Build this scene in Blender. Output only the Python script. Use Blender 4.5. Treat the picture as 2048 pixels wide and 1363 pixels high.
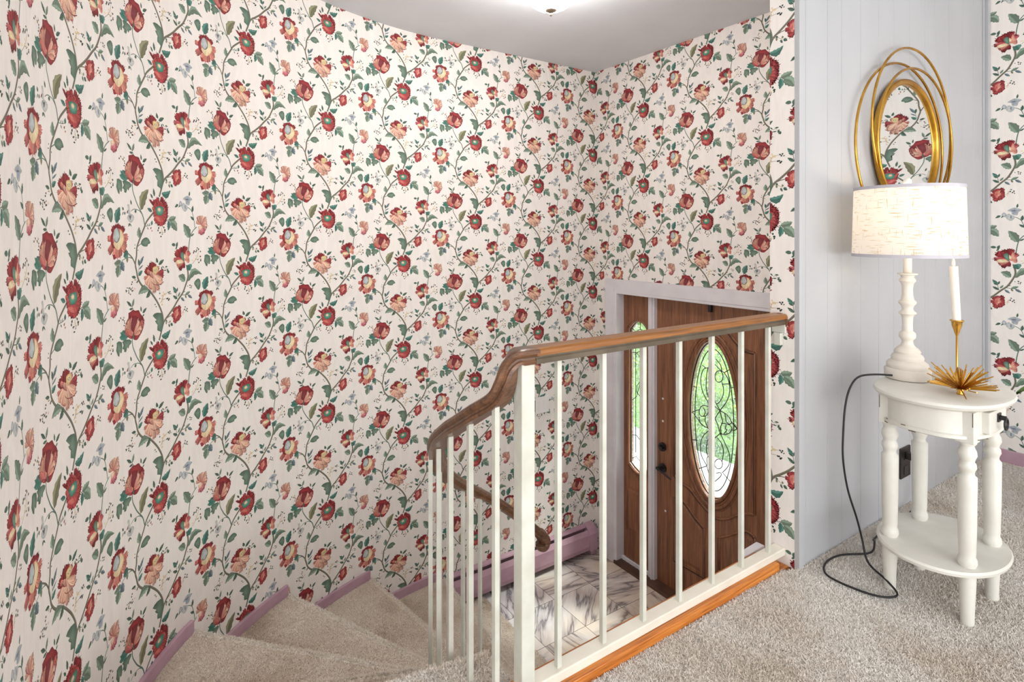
import bpy, bmesh, math, random, json
import numpy as np
from mathutils import Vector, Matrix
from mathutils.geometry import tessellate_polygon

for o in list(bpy.data.objects): bpy.data.objects.remove(o)
SC = bpy.context.scene
C = SC.collection

# ------------------------------------------------------------------ camera
CU, CV, CH, YAW, FPX, HY = -1.8512, -1.0371, 1.1181, 0.5946, 1138.5, 468.5
cam = bpy.data.cameras.new('camera'); cob = bpy.data.objects.new('camera', cam); C.objects.link(cob)
cob.location = (CU, CV, CH); cob.rotation_euler = (math.pi/2, 0, -YAW)
cam.sensor_width = 36; cam.lens = FPX/2048*36; cam.shift_y = -(681.5-HY)/2048
cam.clip_start = 0.02; cam.clip_end = 200
SC.camera = cob

# ------------------------------------------------------------------ world, lights, exposure
W = bpy.data.worlds.new('world'); SC.world = W; W.use_nodes = True
bg = W.node_tree.nodes['Background']
bg.inputs[0].default_value = (0.93, 0.97, 1.0, 1); bg.inputs[1].default_value = 1.0
SC.view_settings.view_transform = 'Standard'; SC.view_settings.look = 'None'
SC.view_settings.exposure = 0.22; SC.view_settings.gamma = 1.0; SC.view_settings.use_curve_mapping = False

def area(name, loc, target, sx, sy, power, col=(1,1,1)):
    l = bpy.data.lights.new(name, 'AREA'); l.shape = 'RECTANGLE'; l.size = sx; l.size_y = sy
    l.energy = power; l.color = col
    o = bpy.data.objects.new(name, l); C.objects.link(o); o.location = loc
    d = Vector(target)-Vector(loc); o.rotation_euler = d.to_track_quat('-Z', 'Y').to_euler()
    return o
# daylight from the windows of the room behind the camera
area('window_daylight', (-1.9, -4.0, 1.3), (-.3, .3, .0), 3.2, 1.7, 56, (1.0, .985, .965))
area('side_window_daylight', (-3.7, -2.6, 1.1), (1.0, -.3, .6), 1.8, 1.6, 20, (1.0, .98, .95))
# added fill lamp aimed up at the ceiling, standing in for floor bounce
area('ceiling_bounce_fill', (-.2, -4.3, .55), (-.9, -1.6, 2.6), 3.4, 1.1, 52, (1.0, .985, .97))
# open sky over the porch, shining in through the door glass
area('porch_skylight', (3.2, 2.2, 2.6), (1.1, 1.3, -.4), 2.6, 2.6, 190, (.93, .97, 1.0))
# daylight falling on the garden outside the front door
sun = bpy.data.lights.new('sun', 'SUN'); sun.energy = 7.0; sun.angle = .25; sun.color = (1, .97, .9)
so = bpy.data.objects.new('sun', sun); C.objects.link(so); so.rotation_euler = (math.radians(38), 0, math.radians(60))

# ------------------------------------------------------------------ helpers
def lin(c):
    return tuple(((v/255)/12.92 if v/255 <= .04045 else ((v/255+.055)/1.055)**2.4) for v in c)

class MB:
    def __init__(s): s.v = []; s.f = []; s.m = []
    def add(s, vs, fs, mi=0):
        b = len(s.v); s.v += [tuple(p) for p in vs]; s.f += [tuple(b+i for i in f) for f in fs]; s.m += [mi]*len(fs)
    def box(s, x0, x1, y0, y1, z0, z1, mi=0):
        v = [(x, y, z) for z in (z0, z1) for y in (y0, y1) for x in (x0, x1)]
        s.add(v, [(0,2,3,1),(4,5,7,6),(0,1,5,4),(2,6,7,3),(0,4,6,2),(1,3,7,5)], mi)
    def prism(s, poly, z0, z1, mi=0):
        n = len(poly); a = sum(poly[i][0]*poly[(i+1)%n][1]-poly[(i+1)%n][0]*poly[i][1] for i in range(n))
        if a < 0: poly = poly[::-1]
        v = [(x, y, z0) for x, y in poly]+[(x, y, z1) for x, y in poly]
        s.add(v, [tuple(range(n))[::-1], tuple(range(n, 2*n))]+[(i, (i+1)%n, n+(i+1)%n, n+i) for i in range(n)], mi)
    def obox(s, c, ax, ay, az, mi=0):   # oriented box: centre, half-axes
        c, ax, ay, az = map(Vector, (c, ax, ay, az))
        v = [c+ax*i+ay*j+az*k for k in (-1, 1) for j in (-1, 1) for i in (-1, 1)]
        s.add(v, [(0,2,3,1),(4,5,7,6),(0,1,5,4),(2,6,7,3),(0,4,6,2),(1,3,7,5)], mi)
    def sweep(s, path, prof, up=(0,0,1), closed=False, cap=True, scale=None, mi=0, sides=None):
        P = [Vector(p) for p in path]; n = len(P); m = len(prof); vs = []
        up = Vector(up)
        for i in range(n):
            a = P[(i-1) % n] if (closed or i > 0) else P[i]; b = P[(i+1) % n] if (closed or i < n-1) else P[i]
            t = (b-a).normalized(); side = t.cross(up)
            if side.length < 1e-4: side = t.cross(Vector((1, 0, 0)))
            if sides: side = Vector(sides[i]); side = side-t*side.dot(t)
            side.normalize(); u2 = side.cross(t)
            k = scale[i] if scale else 1
            vs += [P[i]+side*(x*k)+u2*(y*k) for x, y in prof]
        fs = []
        for i in range(n if closed else n-1):
            for j in range(m):
                a = i*m+j; b = i*m+(j+1) % m; c = ((i+1) % n)*m+(j+1) % m; d = ((i+1) % n)*m+j
                fs.append((a, d, c, b))
        if cap and not closed: fs += [tuple(range(m)), tuple(range((n-1)*m, n*m))[::-1]]
        s.add(vs, fs, mi)
    def tube(s, path, r, n=8, closed=False, up=(0,0,1), scale=None, mi=0):
        s.sweep(path, [(r*math.cos(2*math.pi*i/n), r*math.sin(2*math.pi*i/n)) for i in range(n)], up, closed, True, scale, mi)
    def lathe(s, prof, c=(0,0,0), n=32, sx=1, sy=1, mi=0):
        vs = []; m = len(prof)
        for i in range(n):
            a = 2*math.pi*i/n
            vs += [(c[0]+r*sx*math.cos(a), c[1]+r*sy*math.sin(a), c[2]+z) for r, z in prof]
        fs = [(i*m+j, ((i+1) % n)*m+j, ((i+1) % n)*m+j+1, i*m+j+1) for i in range(n) for j in range(m-1)]
        fs.append(tuple(i*m for i in range(n))[::-1]); fs.append(tuple(i*m+m-1 for i in range(n)))
        s.add(vs, fs, mi)
    def build(s, name, mat, parent=None, smooth=False, bevel=0, sub=0, auto=None):
        me = bpy.data.meshes.new(name); me.from_pydata(s.v, [], s.f)
        for mm in (mat if isinstance(mat, (list, tuple)) else [mat]): me.materials.append(mm)
        me.polygons.foreach_set('material_index', s.m)
        me.update(); o = bpy.data.objects.new(name, me); C.objects.link(o)
        bm = bmesh.new(); bm.from_mesh(me); bmesh.ops.remove_doubles(bm, verts=bm.verts, dist=1e-6)
        bmesh.ops.recalc_face_normals(bm, faces=bm.faces); bm.to_mesh(me); bm.free()
        if smooth:
            me.polygons.foreach_set('use_smooth', [True]*len(me.polygons))
            if auto: me.set_sharp_from_angle(angle=math.radians(auto))
        if bevel:
            b = o.modifiers.new('bevel', 'BEVEL'); b.width = bevel; b.segments = 2; b.limit_method = 'ANGLE'; b.angle_limit = math.radians(40)
        if sub:
            b = o.modifiers.new('sub', 'SUBSURF'); b.levels = sub; b.render_levels = sub
        if parent: o.parent = parent; o.matrix_parent_inverse = parent.matrix_world.inverted()
        return o

def tag(o, label=None, cat=None, group=None, kind=None):
    if label: o['label'] = label
    if cat: o['category'] = cat
    if group: o['group'] = group
    if kind: o['kind'] = kind
    return o
def thing(name, label, cat, loc=(0,0,0), group=None):
    o = bpy.data.objects.new(name, None); C.objects.link(o); o.location = loc; o.empty_display_size = .05
    bpy.context.view_layer.update()
    return tag(o, label, cat, group)
def catmull(pts, n=8, closed=False):
    P = [Vector(p) for p in pts]; N = len(P); out = []
    for i in range(N if closed else N-1):
        if closed: a, b, c, d = P[i-1], P[i], P[(i+1) % N], P[(i+2) % N]
        else: a, b, c, d = P[max(i-1, 0)], P[i], P[i+1], P[min(i+2, N-1)]
        for k in range(n):
            t = k/n
            out.append(.5*((2*b)+(c-a)*t+(2*a-5*b+4*c-d)*t*t+(3*b-a-3*c+d)*t**3))
    if not closed: out.append(P[-1])
    return out

# ------------------------------------------------------------------ materials
def newmat(name):
    m = bpy.data.materials.new(name); m.use_nodes = True
    nt = m.node_tree; return m, nt, nt.nodes['Principled BSDF']
def N(nt, t, **k):
    n = nt.nodes.new(t)
    for a, b in k.items():
        if a.startswith('i_'): n.inputs[a[2:].replace('_', ' ')].default_value = b
        else: setattr(n, a, b)
    return n
def coords(nt, sc=(1,1,1), rot=(0,0,0), kind='Object'):
    tc = N(nt, 'ShaderNodeTexCoord'); mp = N(nt, 'ShaderNodeMapping')
    mp.inputs['Scale'].default_value = sc; mp.inputs['Rotation'].default_value = rot
    nt.links.new(tc.outputs[kind], mp.inputs[0]); return mp.outputs[0]
def ramp(nt, fac, stops):
    r = N(nt, 'ShaderNodeValToRGB'); e = r.color_ramp.elements
    while len(e) < len(stops): e.new(.5)
    for i, (p, c) in enumerate(stops): e[i].position = p; e[i].color = (*lin(c), 1)
    nt.links.new(fac, r.inputs[0]); return r.outputs[0]
def noise(nt, vec, scale, detail=3, rough=.5, dist=0):
    n = N(nt, 'ShaderNodeTexNoise'); n.inputs['Scale'].default_value = scale; n.inputs['Detail'].default_value = detail
    n.inputs['Roughness'].default_value = rough; n.inputs['Distortion'].default_value = dist
    nt.links.new(vec, n.inputs['Vector']); return n.outputs[0]
def bump(nt, p, h, strength, dist=.01):
    b = N(nt, 'ShaderNodeBump'); b.inputs['Strength'].default_value = strength; b.inputs['Distance'].default_value = dist
    nt.links.new(h, b.inputs['Height']); nt.links.new(b.outputs[0], p.inputs['Normal'])
def paint(name, c1, c2=None, rough=.5, sc=6, bmp=.05, metal=0, bs=60, spec=.5, stretch=(1,1,1)):
    m, nt, p = newmat(name); c2 = c2 or tuple(max(0, v-10) for v in c1)
    v = coords(nt, stretch)
    nt.links.new(ramp(nt, noise(nt, v, sc, 4), [(.35, c2), (.65, c1)]), p.inputs['Base Color'])
    p.inputs['Roughness'].default_value = rough; p.inputs['Metallic'].default_value = metal
    p.inputs['Specular IOR Level'].default_value = spec
    if bmp: bump(nt, p, noise(nt, v, bs, 3), bmp, .004)
    return m
def wood(name, a, b, c, axis=2, rough=.38, sc=1.0, contrast=.5):
    m, nt, p = newmat(name); s = [26, 26, 26]; s[axis] = 1.5
    v = coords(nt, tuple(x*sc for x in s))
    n1 = noise(nt, v, 1.6, 5, .62, .6)
    s2 = [130, 130, 130]; s2[axis] = 5
    n2 = noise(nt, coords(nt, tuple(x*sc for x in s2)), 1.5, 3, .6)
    mx = N(nt, 'ShaderNodeMix'); mx.data_type = 'FLOAT'; mx.inputs[0].default_value = .4
    nt.links.new(n1, mx.inputs[2]); nt.links.new(n2, mx.inputs[3])
    nt.links.new(ramp(nt, mx.outputs[0], [(.36, c), (.48, b), (.62, a)]), p.inputs['Base Color'])
    p.inputs['Roughness'].default_value = rough; bump(nt, p, mx.outputs[0], .25, .003)
    return m

M = {}
M['ceiling'] = paint('ceiling_paint', (222, 224, 228), (217, 219, 223), .9, 3, .03)
M['white_trim'] = paint('white_trim_paint', (226, 222, 226), (214, 210, 214), .45, 5, .04)
M['steel'] = paint('painted_steel', (214, 215, 204), (200, 198, 186), .42, 14, .05)
M['curb'] = paint('cream_paint', (232, 226, 212), (222, 215, 200), .45, 10, .05)
M['mauve'] = paint('mauve_paint', (192, 158, 172), (178, 142, 158), .5, 8, .06)
M['black'] = paint('black_metal', (34, 31, 33), (22, 20, 22), .35, 20, .05)
M['cord'] = paint('black_rubber', (28, 25, 27), (18, 16, 18), .5, 20, 0)
M['furn'] = paint('distressed_white_paint', (224, 221, 213), (210, 207, 198), .5, 7, .08)
M['wear'] = paint('worn_edge', (120, 104, 86), (84, 70, 58), .7, 30, .1)
M['lampwhite'] = paint('chalk_white_paint', (228, 220, 208), (212, 203, 192), .6, 9, .08)
M['candle'] = paint('candle_wax', (246, 240, 230), (238, 230, 218), .4, 5, 0)
M['brass'] = paint('polished_brass', (220, 172, 84), (196, 146, 60), .24, 9, .02, metal=1)
M['gold'] = paint('gold_leaf_metal', (214, 166, 74), (172, 122, 40), .27, 12, .05, metal=1)
M['nickel'] = paint('brushed_nickel', (160, 146, 128), (130, 116, 100), .4, 9, .02, metal=.7)
M['outlet'] = paint('dark_outlet', (40, 32, 28), (28, 22, 20), .4, 9, 0)
M['plate'] = paint('switch_plate', (238, 234, 232), (232, 228, 226), .35, 9, 0)
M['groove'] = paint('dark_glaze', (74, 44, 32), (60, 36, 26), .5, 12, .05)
M['came'] = paint('lead_came', (60, 50, 48), (40, 33, 32), .4, 30, .05, metal=.4)
M['sill'] = paint('dark_sill', (96, 66, 50), (74, 50, 38), .5, 10, .1)
M['door'] = wood('stained_door', (156, 104, 72), (130, 84, 58), (92, 58, 42), 2, .38)
M['doorh'] = wood('stained_door_cross', (156, 104, 72), (130, 84, 58), (92, 58, 42), 1, .38)
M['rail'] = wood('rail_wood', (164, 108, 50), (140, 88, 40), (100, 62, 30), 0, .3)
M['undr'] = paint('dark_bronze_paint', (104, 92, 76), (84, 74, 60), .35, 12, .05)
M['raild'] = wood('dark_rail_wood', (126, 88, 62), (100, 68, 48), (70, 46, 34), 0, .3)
M['oak'] = wood('orange_oak', (218, 142, 66), (186, 106, 38), (100, 50, 18), 0, .35)
M['leafy'] = paint('plant_leaf', (96, 130, 50), (70, 104, 36), .4, 12, .1)
M['pot'] = paint('clay_pot', (170, 120, 92), (150, 100, 76), .8, 8, .1)
M['lawn'] = paint('lawn', (120, 165, 70), (92, 140, 52), .9, 5, .3)
M['path'] = paint('concrete_walk', (240, 240, 240), (228, 228, 226), .9, 5, .2)
M['bark'] = paint('bark', (120, 100, 80), (90, 74, 60), .9, 9, .3)

def panel_mat():
    m, nt, p = newmat('grey_panel_paint')
    v = coords(nt, (1, 1, .7))
    nt.links.new(ramp(nt, noise(nt, v, 3, 4), [(.3, (176, 177, 180)), (.7, (184, 185, 188))]), p.inputs['Base Color'])
    p.inputs['Roughness'].default_value = .48
    bump(nt, p, noise(nt, coords(nt, (30, 30, 20)), 3, 3), .05, .002)
    return m
M['panel'] = panel_mat()

def wallpaper_mat():
    m, nt, p = newmat('floral_wallpaper')
    at = N(nt, 'ShaderNodeAttribute', attribute_name='Col')
    v = coords(nt, (9, 9, 2.2)); n1 = noise(nt, v, 2.2, 4, .6, 1.6)
    mx = N(nt, 'ShaderNodeMix'); mx.data_type = 'RGBA'; mx.blend_type = 'MULTIPLY'; mx.inputs[0].default_value = 1
    r = ramp(nt, n1, [(.3, (246, 246, 246)), (.7, (255, 255, 255))])
    nt.links.new(at.outputs['Color'], mx.inputs[6]); nt.links.new(r, mx.inputs[7])
    nt.links.new(mx.outputs[2], p.inputs['Base Color'])
    p.inputs['Roughness'].default_value = .62; p.inputs['Specular IOR Level'].default_value = .25
    # silky moire relief, strongest in drifting patches
    mo = noise(nt, coords(nt, (60, 60, 7)), 1.5, 2, .5, 2.0)
    bump(nt, p, mo, .10, .0015)
    return m
M['paper'] = wallpaper_mat()

def carpet_mat(name, a, b, d):
    m, nt, p = newmat(name)
    v = coords(nt)
    n1 = noise(nt, v, 2.6, 3, .55); n2 = noise(nt, v, 190, 2, .6)
    c1 = ramp(nt, n1, [(.34, d), (.52, b), (.68, a)])
    at = N(nt, 'ShaderNodeAttribute', attribute_name='Tint')
    mx = N(nt, 'ShaderNodeMix'); mx.data_type = 'RGBA'; mx.blend_type = 'MULTIPLY'; mx.inputs[0].default_value = 1
    r = ramp(nt, n2, [(.3, (226, 222, 218)), (.6, (255, 255, 255))])
    nt.links.new(c1, mx.inputs[6]); nt.links.new(r, mx.inputs[7])
    nt.links.new(mx.outputs[2], p.inputs['Base Color'])
    p.inputs['Roughness'].default_value = .95; p.inputs['Specular IOR Level'].default_value = .1
    bump(nt, p, n2, .6, .006)
    return m
M['carpet'] = carpet_mat('pale_carpet', (252, 249, 244), (246, 240, 232), (230, 219, 206))
M['scarpet'] = carpet_mat('stair_carpet', (243, 233, 221), (231, 218, 203), (203, 186, 167))
M['ncarpet'] = carpet_mat('pale_nosing_carpet', (250, 243, 233), (246, 237, 226), (236, 225, 211))  # nosing carpet in a paler tone than the treads

def marble_mat():
    m, nt, p = newmat('marble_tiles')
    tc = N(nt, 'ShaderNodeTexCoord'); T_ = .30
    mp = N(nt, 'ShaderNodeMapping'); mp.inputs['Location'].default_value = (-.102/T_+4, -.017/T_+4, 0); mp.inputs['Scale'].default_value = (1/T_, 1/T_, 1/T_)
    nt.links.new(tc.outputs['Object'], mp.inputs[0])
    fl = N(nt, 'ShaderNodeVectorMath', operation='FLOOR'); nt.links.new(mp.outputs[0], fl.inputs[0])
    fr = N(nt, 'ShaderNodeVectorMath', operation='FRACTION'); nt.links.new(mp.outputs[0], fr.inputs[0])
    wn = N(nt, 'ShaderNodeTexWhiteNoise'); wn.noise_dimensions = '2D'; nt.links.new(fl.outputs[0], wn.inputs['Vector'])
    # every tile turned its own way
    rot = N(nt, 'ShaderNodeVectorRotate', rotation_type='Z_AXIS'); nt.links.new(mp.outputs[0], rot.inputs['Vector'])
    an = N(nt, 'ShaderNodeMath', operation='MULTIPLY'); an.inputs[1].default_value = 6.28; nt.links.new(wn.outputs[0], an.inputs[0]); nt.links.new(an.outputs[0], rot.inputs['Angle'])
    off = N(nt, 'ShaderNodeVectorMath', operation='MULTIPLY_ADD'); off.inputs[1].default_value = (17, 17, 17)
    nt.links.new(wn.outputs[1], off.inputs[0]); nt.links.new(rot.outputs[0], off.inputs[2])
    st = N(nt, 'ShaderNodeVectorMath', operation='MULTIPLY'); st.inputs[1].default_value = (.5, 2.6, 1); nt.links.new(off.outputs[0], st.inputs[0])
    n1 = N(nt, 'ShaderNodeTexNoise'); n1.inputs['Scale'].default_value = 1.2; n1.inputs['Detail'].default_value = 4; n1.inputs['Distortion'].default_value = .35
    nt.links.new(st.outputs[0], n1.inputs['Vector'])
    vein = ramp(nt, n1.outputs[0], [(.0, (228, 226, 230)), (.40, (232, 229, 230)), (.475, (200, 194, 196)), (.492, (132, 128, 134)), (.53, (214, 209, 211)), (.60, (238, 236, 237)), (1, (214, 210, 212))])
    n3 = noise(nt, tc.outputs['Object'], 2.2, 2)
    warm = ramp(nt, n3, [(.4, (255, 255, 255)), (.62, (242, 226, 206))])
    mw = N(nt, 'ShaderNodeMix'); mw.data_type = 'RGBA'; mw.blend_type = 'MULTIPLY'; mw.inputs[0].default_value = 1
    nt.links.new(vein, mw.inputs[6]); nt.links.new(warm, mw.inputs[7])
    sx = N(nt, 'ShaderNodeSeparateXYZ'); nt.links.new(fr.outputs[0], sx.inputs[0])
    def edge(o):
        a = N(nt, 'ShaderNodeMath', operation='SUBTRACT'); a.inputs[1].default_value = .5; nt.links.new(o, a.inputs[0])
        b = N(nt, 'ShaderNodeMath', operation='ABSOLUTE'); nt.links.new(a.outputs[0], b.inputs[0]); return b.outputs[0]
    mxx = N(nt, 'ShaderNodeMath', operation='MAXIMUM'); nt.links.new(edge(sx.outputs[0]), mxx.inputs[0]); nt.links.new(edge(sx.outputs[1]), mxx.inputs[1])
    gt = N(nt, 'ShaderNodeMath', operation='GREATER_THAN'); gt.inputs[1].default_value = .4945; nt.links.new(mxx.outputs[0], gt.inputs[0])
    mg = N(nt, 'ShaderNodeMix'); mg.data_type = 'RGBA'; nt.links.new(gt.outputs[0], mg.inputs[0]); nt.links.new(mw.outputs[2], mg.inputs[6]); mg.inputs[7].default_value = (*lin((112, 104, 102)), 1)
    nt.links.new(mg.outputs[2], p.inputs['Base Color']); p.inputs['Roughness'].default_value = .22
    return m
M['marble'] = marble_mat()

def glass_mat():
    m, nt, p = newmat('bevelled_glass')
    out = nt.nodes['Material Output']
    tr = N(nt, 'ShaderNodeBsdfTransparent'); tr.inputs[0].default_value = (.93, .97, .96, 1)
    gl = N(nt, 'ShaderNodeBsdfGlossy'); gl.inputs['Roughness'].default_value = .08
    df = N(nt, 'ShaderNodeBsdfTranslucent'); df.inputs[0].default_value = (.85, .93, .95, 1)
    n = noise(nt, coords(nt, (60, 60, 60)), 1.4, 3, .6)
    r = N(nt, 'ShaderNodeValToRGB'); r.color_ramp.elements[0].position = .5; r.color_ramp.elements[1].position = .62
    r.color_ramp.elements[0].color = (.03, .03, .03, 1); r.color_ramp.elements[1].color = (.16, .16, .16, 1); nt.links.new(n, r.inputs[0])
    m1 = N(nt, 'ShaderNodeMixShader'); nt.links.new(r.outputs[0], m1.inputs[0]); nt.links.new(tr.outputs[0], m1.inputs[1]); nt.links.new(df.outputs[0], m1.inputs[2])
    m2 = N(nt, 'ShaderNodeMixShader'); m2.inputs[0].default_value = .08; nt.links.new(m1.outputs[0], m2.inputs[1]); nt.links.new(gl.outputs[0], m2.inputs[2])
    nt.links.new(m2.outputs[0], out.inputs[0]); nt.nodes.remove(p)
    return m
M['glass'] = glass_mat()

def mirror_mat():
    m, nt, p = newmat('mirror_glass'); p.inputs['Metallic'].default_value = 1; p.inputs['Roughness'].default_value = .015
    nt.links.new(ramp(nt, noise(nt, coords(nt), 3, 1), [(.3, (232, 234, 234)), (.7, (236, 238, 238))]), p.inputs['Base Color']); return m
M['mirror'] = mirror_mat()

def emit_mat(name, col, strength):
    m, nt, p = newmat(name); p.inputs['Base Color'].default_value = (*lin(col), 1)
    p.inputs['Emission Color'].default_value = (*lin(col), 1); p.inputs['Emission Strength'].default_value = strength
    p.inputs['Roughness'].default_value = .3
    return m
M['dome'] = emit_mat('lit_opal_glass', (255, 251, 248), 75.0)

def shade_mat():
    m, nt, p = newmat('linen_shade')
    out = nt.nodes['Material Output']
    # slubby woven threads, horizontal and vertical
    tc = N(nt, 'ShaderNodeTexCoord'); sp = N(nt, 'ShaderNodeSeparateXYZ'); nt.links.new(tc.outputs['UV'], sp.inputs[0])
    def thread(sx, sy, lo):
        cb = N(nt, 'ShaderNodeCombineXYZ')
        a = N(nt, 'ShaderNodeMath', operation='MULTIPLY'); a.inputs[1].default_value = sx; nt.links.new(sp.outputs[0], a.inputs[0])
        b = N(nt, 'ShaderNodeMath', operation='MULTIPLY'); b.inputs[1].default_value = sy; nt.links.new(sp.outputs[1], b.inputs[0])
        nt.links.new(a.outputs[0], cb.inputs[0]); nt.links.new(b.outputs[0], cb.inputs[1])
        n = noise(nt, cb.outputs[0], 1.0, 1, .5)
        r = N(nt, 'ShaderNodeValToRGB'); r.color_ramp.elements[0].position = lo; r.color_ramp.elements[1].position = lo+.05
        nt.links.new(n, r.inputs[0]); return r.outputs[0]
    t1 = thread(20, 380, .64); t2 = thread(380, 20, .66)
    mm = N(nt, 'ShaderNodeMath', operation='MAXIMUM'); nt.links.new(t1, mm.inputs[0]); nt.links.new(t2, mm.inputs[1])
    cr = N(nt, 'ShaderNodeMix'); cr.data_type = 'RGBA'; nt.links.new(mm.outputs[0], cr.inputs[0])
    cr.inputs[6].default_value = (*lin((244, 238, 230)), 1); cr.inputs[7].default_value = (*lin((200, 176, 124)), 1)
    df = N(nt, 'ShaderNodeBsdfDiffuse'); ts = N(nt, 'ShaderNodeBsdfTranslucent')
    nt.links.new(cr.outputs[2], df.inputs[0]); nt.links.new(cr.outputs[2], ts.inputs[0])
    mx = N(nt, 'ShaderNodeMixShader'); mx.inputs[0].default_value = .42; nt.links.new(df.outputs[0], mx.inputs[1]); nt.links.new(ts.outputs[0], mx.inputs[2])
    nt.links.new(mx.outputs[0], out.inputs[0]); nt.nodes.remove(p); return m
M['shade'] = shade_mat()
M['shadeband'] = paint('shade_trim_band', (196, 192, 200), (186, 182, 190), .7, 20, .05)

# ------------------------------------------------------------------ room geometry
CEIL = 2.32; FL = -1.205; UD = 1.03; VL = 2.12; UR = 1.73; PT = .10
UC, VC, RW = -.2, .17, 1.95
# plan line of the left wall (from the foyer corner round the stairs and back past the camera)
_pts = [Vector((UD, VL)), Vector((UC, VL))]
for k in range(1, 30):
    a = math.radians(90-k*1.5)
    if math.degrees(a) < 47: break
    _pts.append(Vector((UC-RW*math.cos(a), VC+RW*math.sin(a))))
for q in catmull([(-1.42, 1.69, 0), (-1.53, 1.585, 0), (-1.70, 1.405, 0), (-1.84, 1.18, 0), (-1.945, .945, 0), (-2.015, .70, 0), (-2.05, .45, 0), (-2.07, .2, 0), (-2.08, 0, 0), (-2.085, -.3, 0)], 5)[6:-1]:
    _pts.append(Vector(q[:2]))
_pts.append(Vector((-2.09, -.4)))
_L = [0]
for i in range(1, len(_pts)): _L.append(_L[-1]+(_pts[i]-_pts[i-1]).length)
LMAX = _L[-1]
def wallpt(s):            # s = distance from the foyer corner along the left wall
    s = max(0, min(LMAX, s))
    for i in range(1, len(_L)):
        if s <= _L[i]+1e-9:
            t = (s-_L[i-1])/(_L[i]-_L[i-1]); return _pts[i-1].lerp(_pts[i], t)
    return _pts[-1]
def wallhit(p, d):        # where a plan ray meets the left wall
    p = Vector(p); d = Vector(d)
    for i in range(1, len(_pts)):
        a, b = _pts[i-1], _pts[i]; e = b-a
        den = d.x*e.y-d.y*e.x
        if abs(den) < 1e-9: continue
        t = ((a.x-p.x)*e.y-(a.y-p.y)*e.x)/den; s = ((a.x-p.x)*d.y-(a.y-p.y)*d.x)/den
        if t > 0 and -1e-6 <= s <= 1+1e-6: return p+d*t, _L[i-1]+s*e.length
    return None, None

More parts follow.
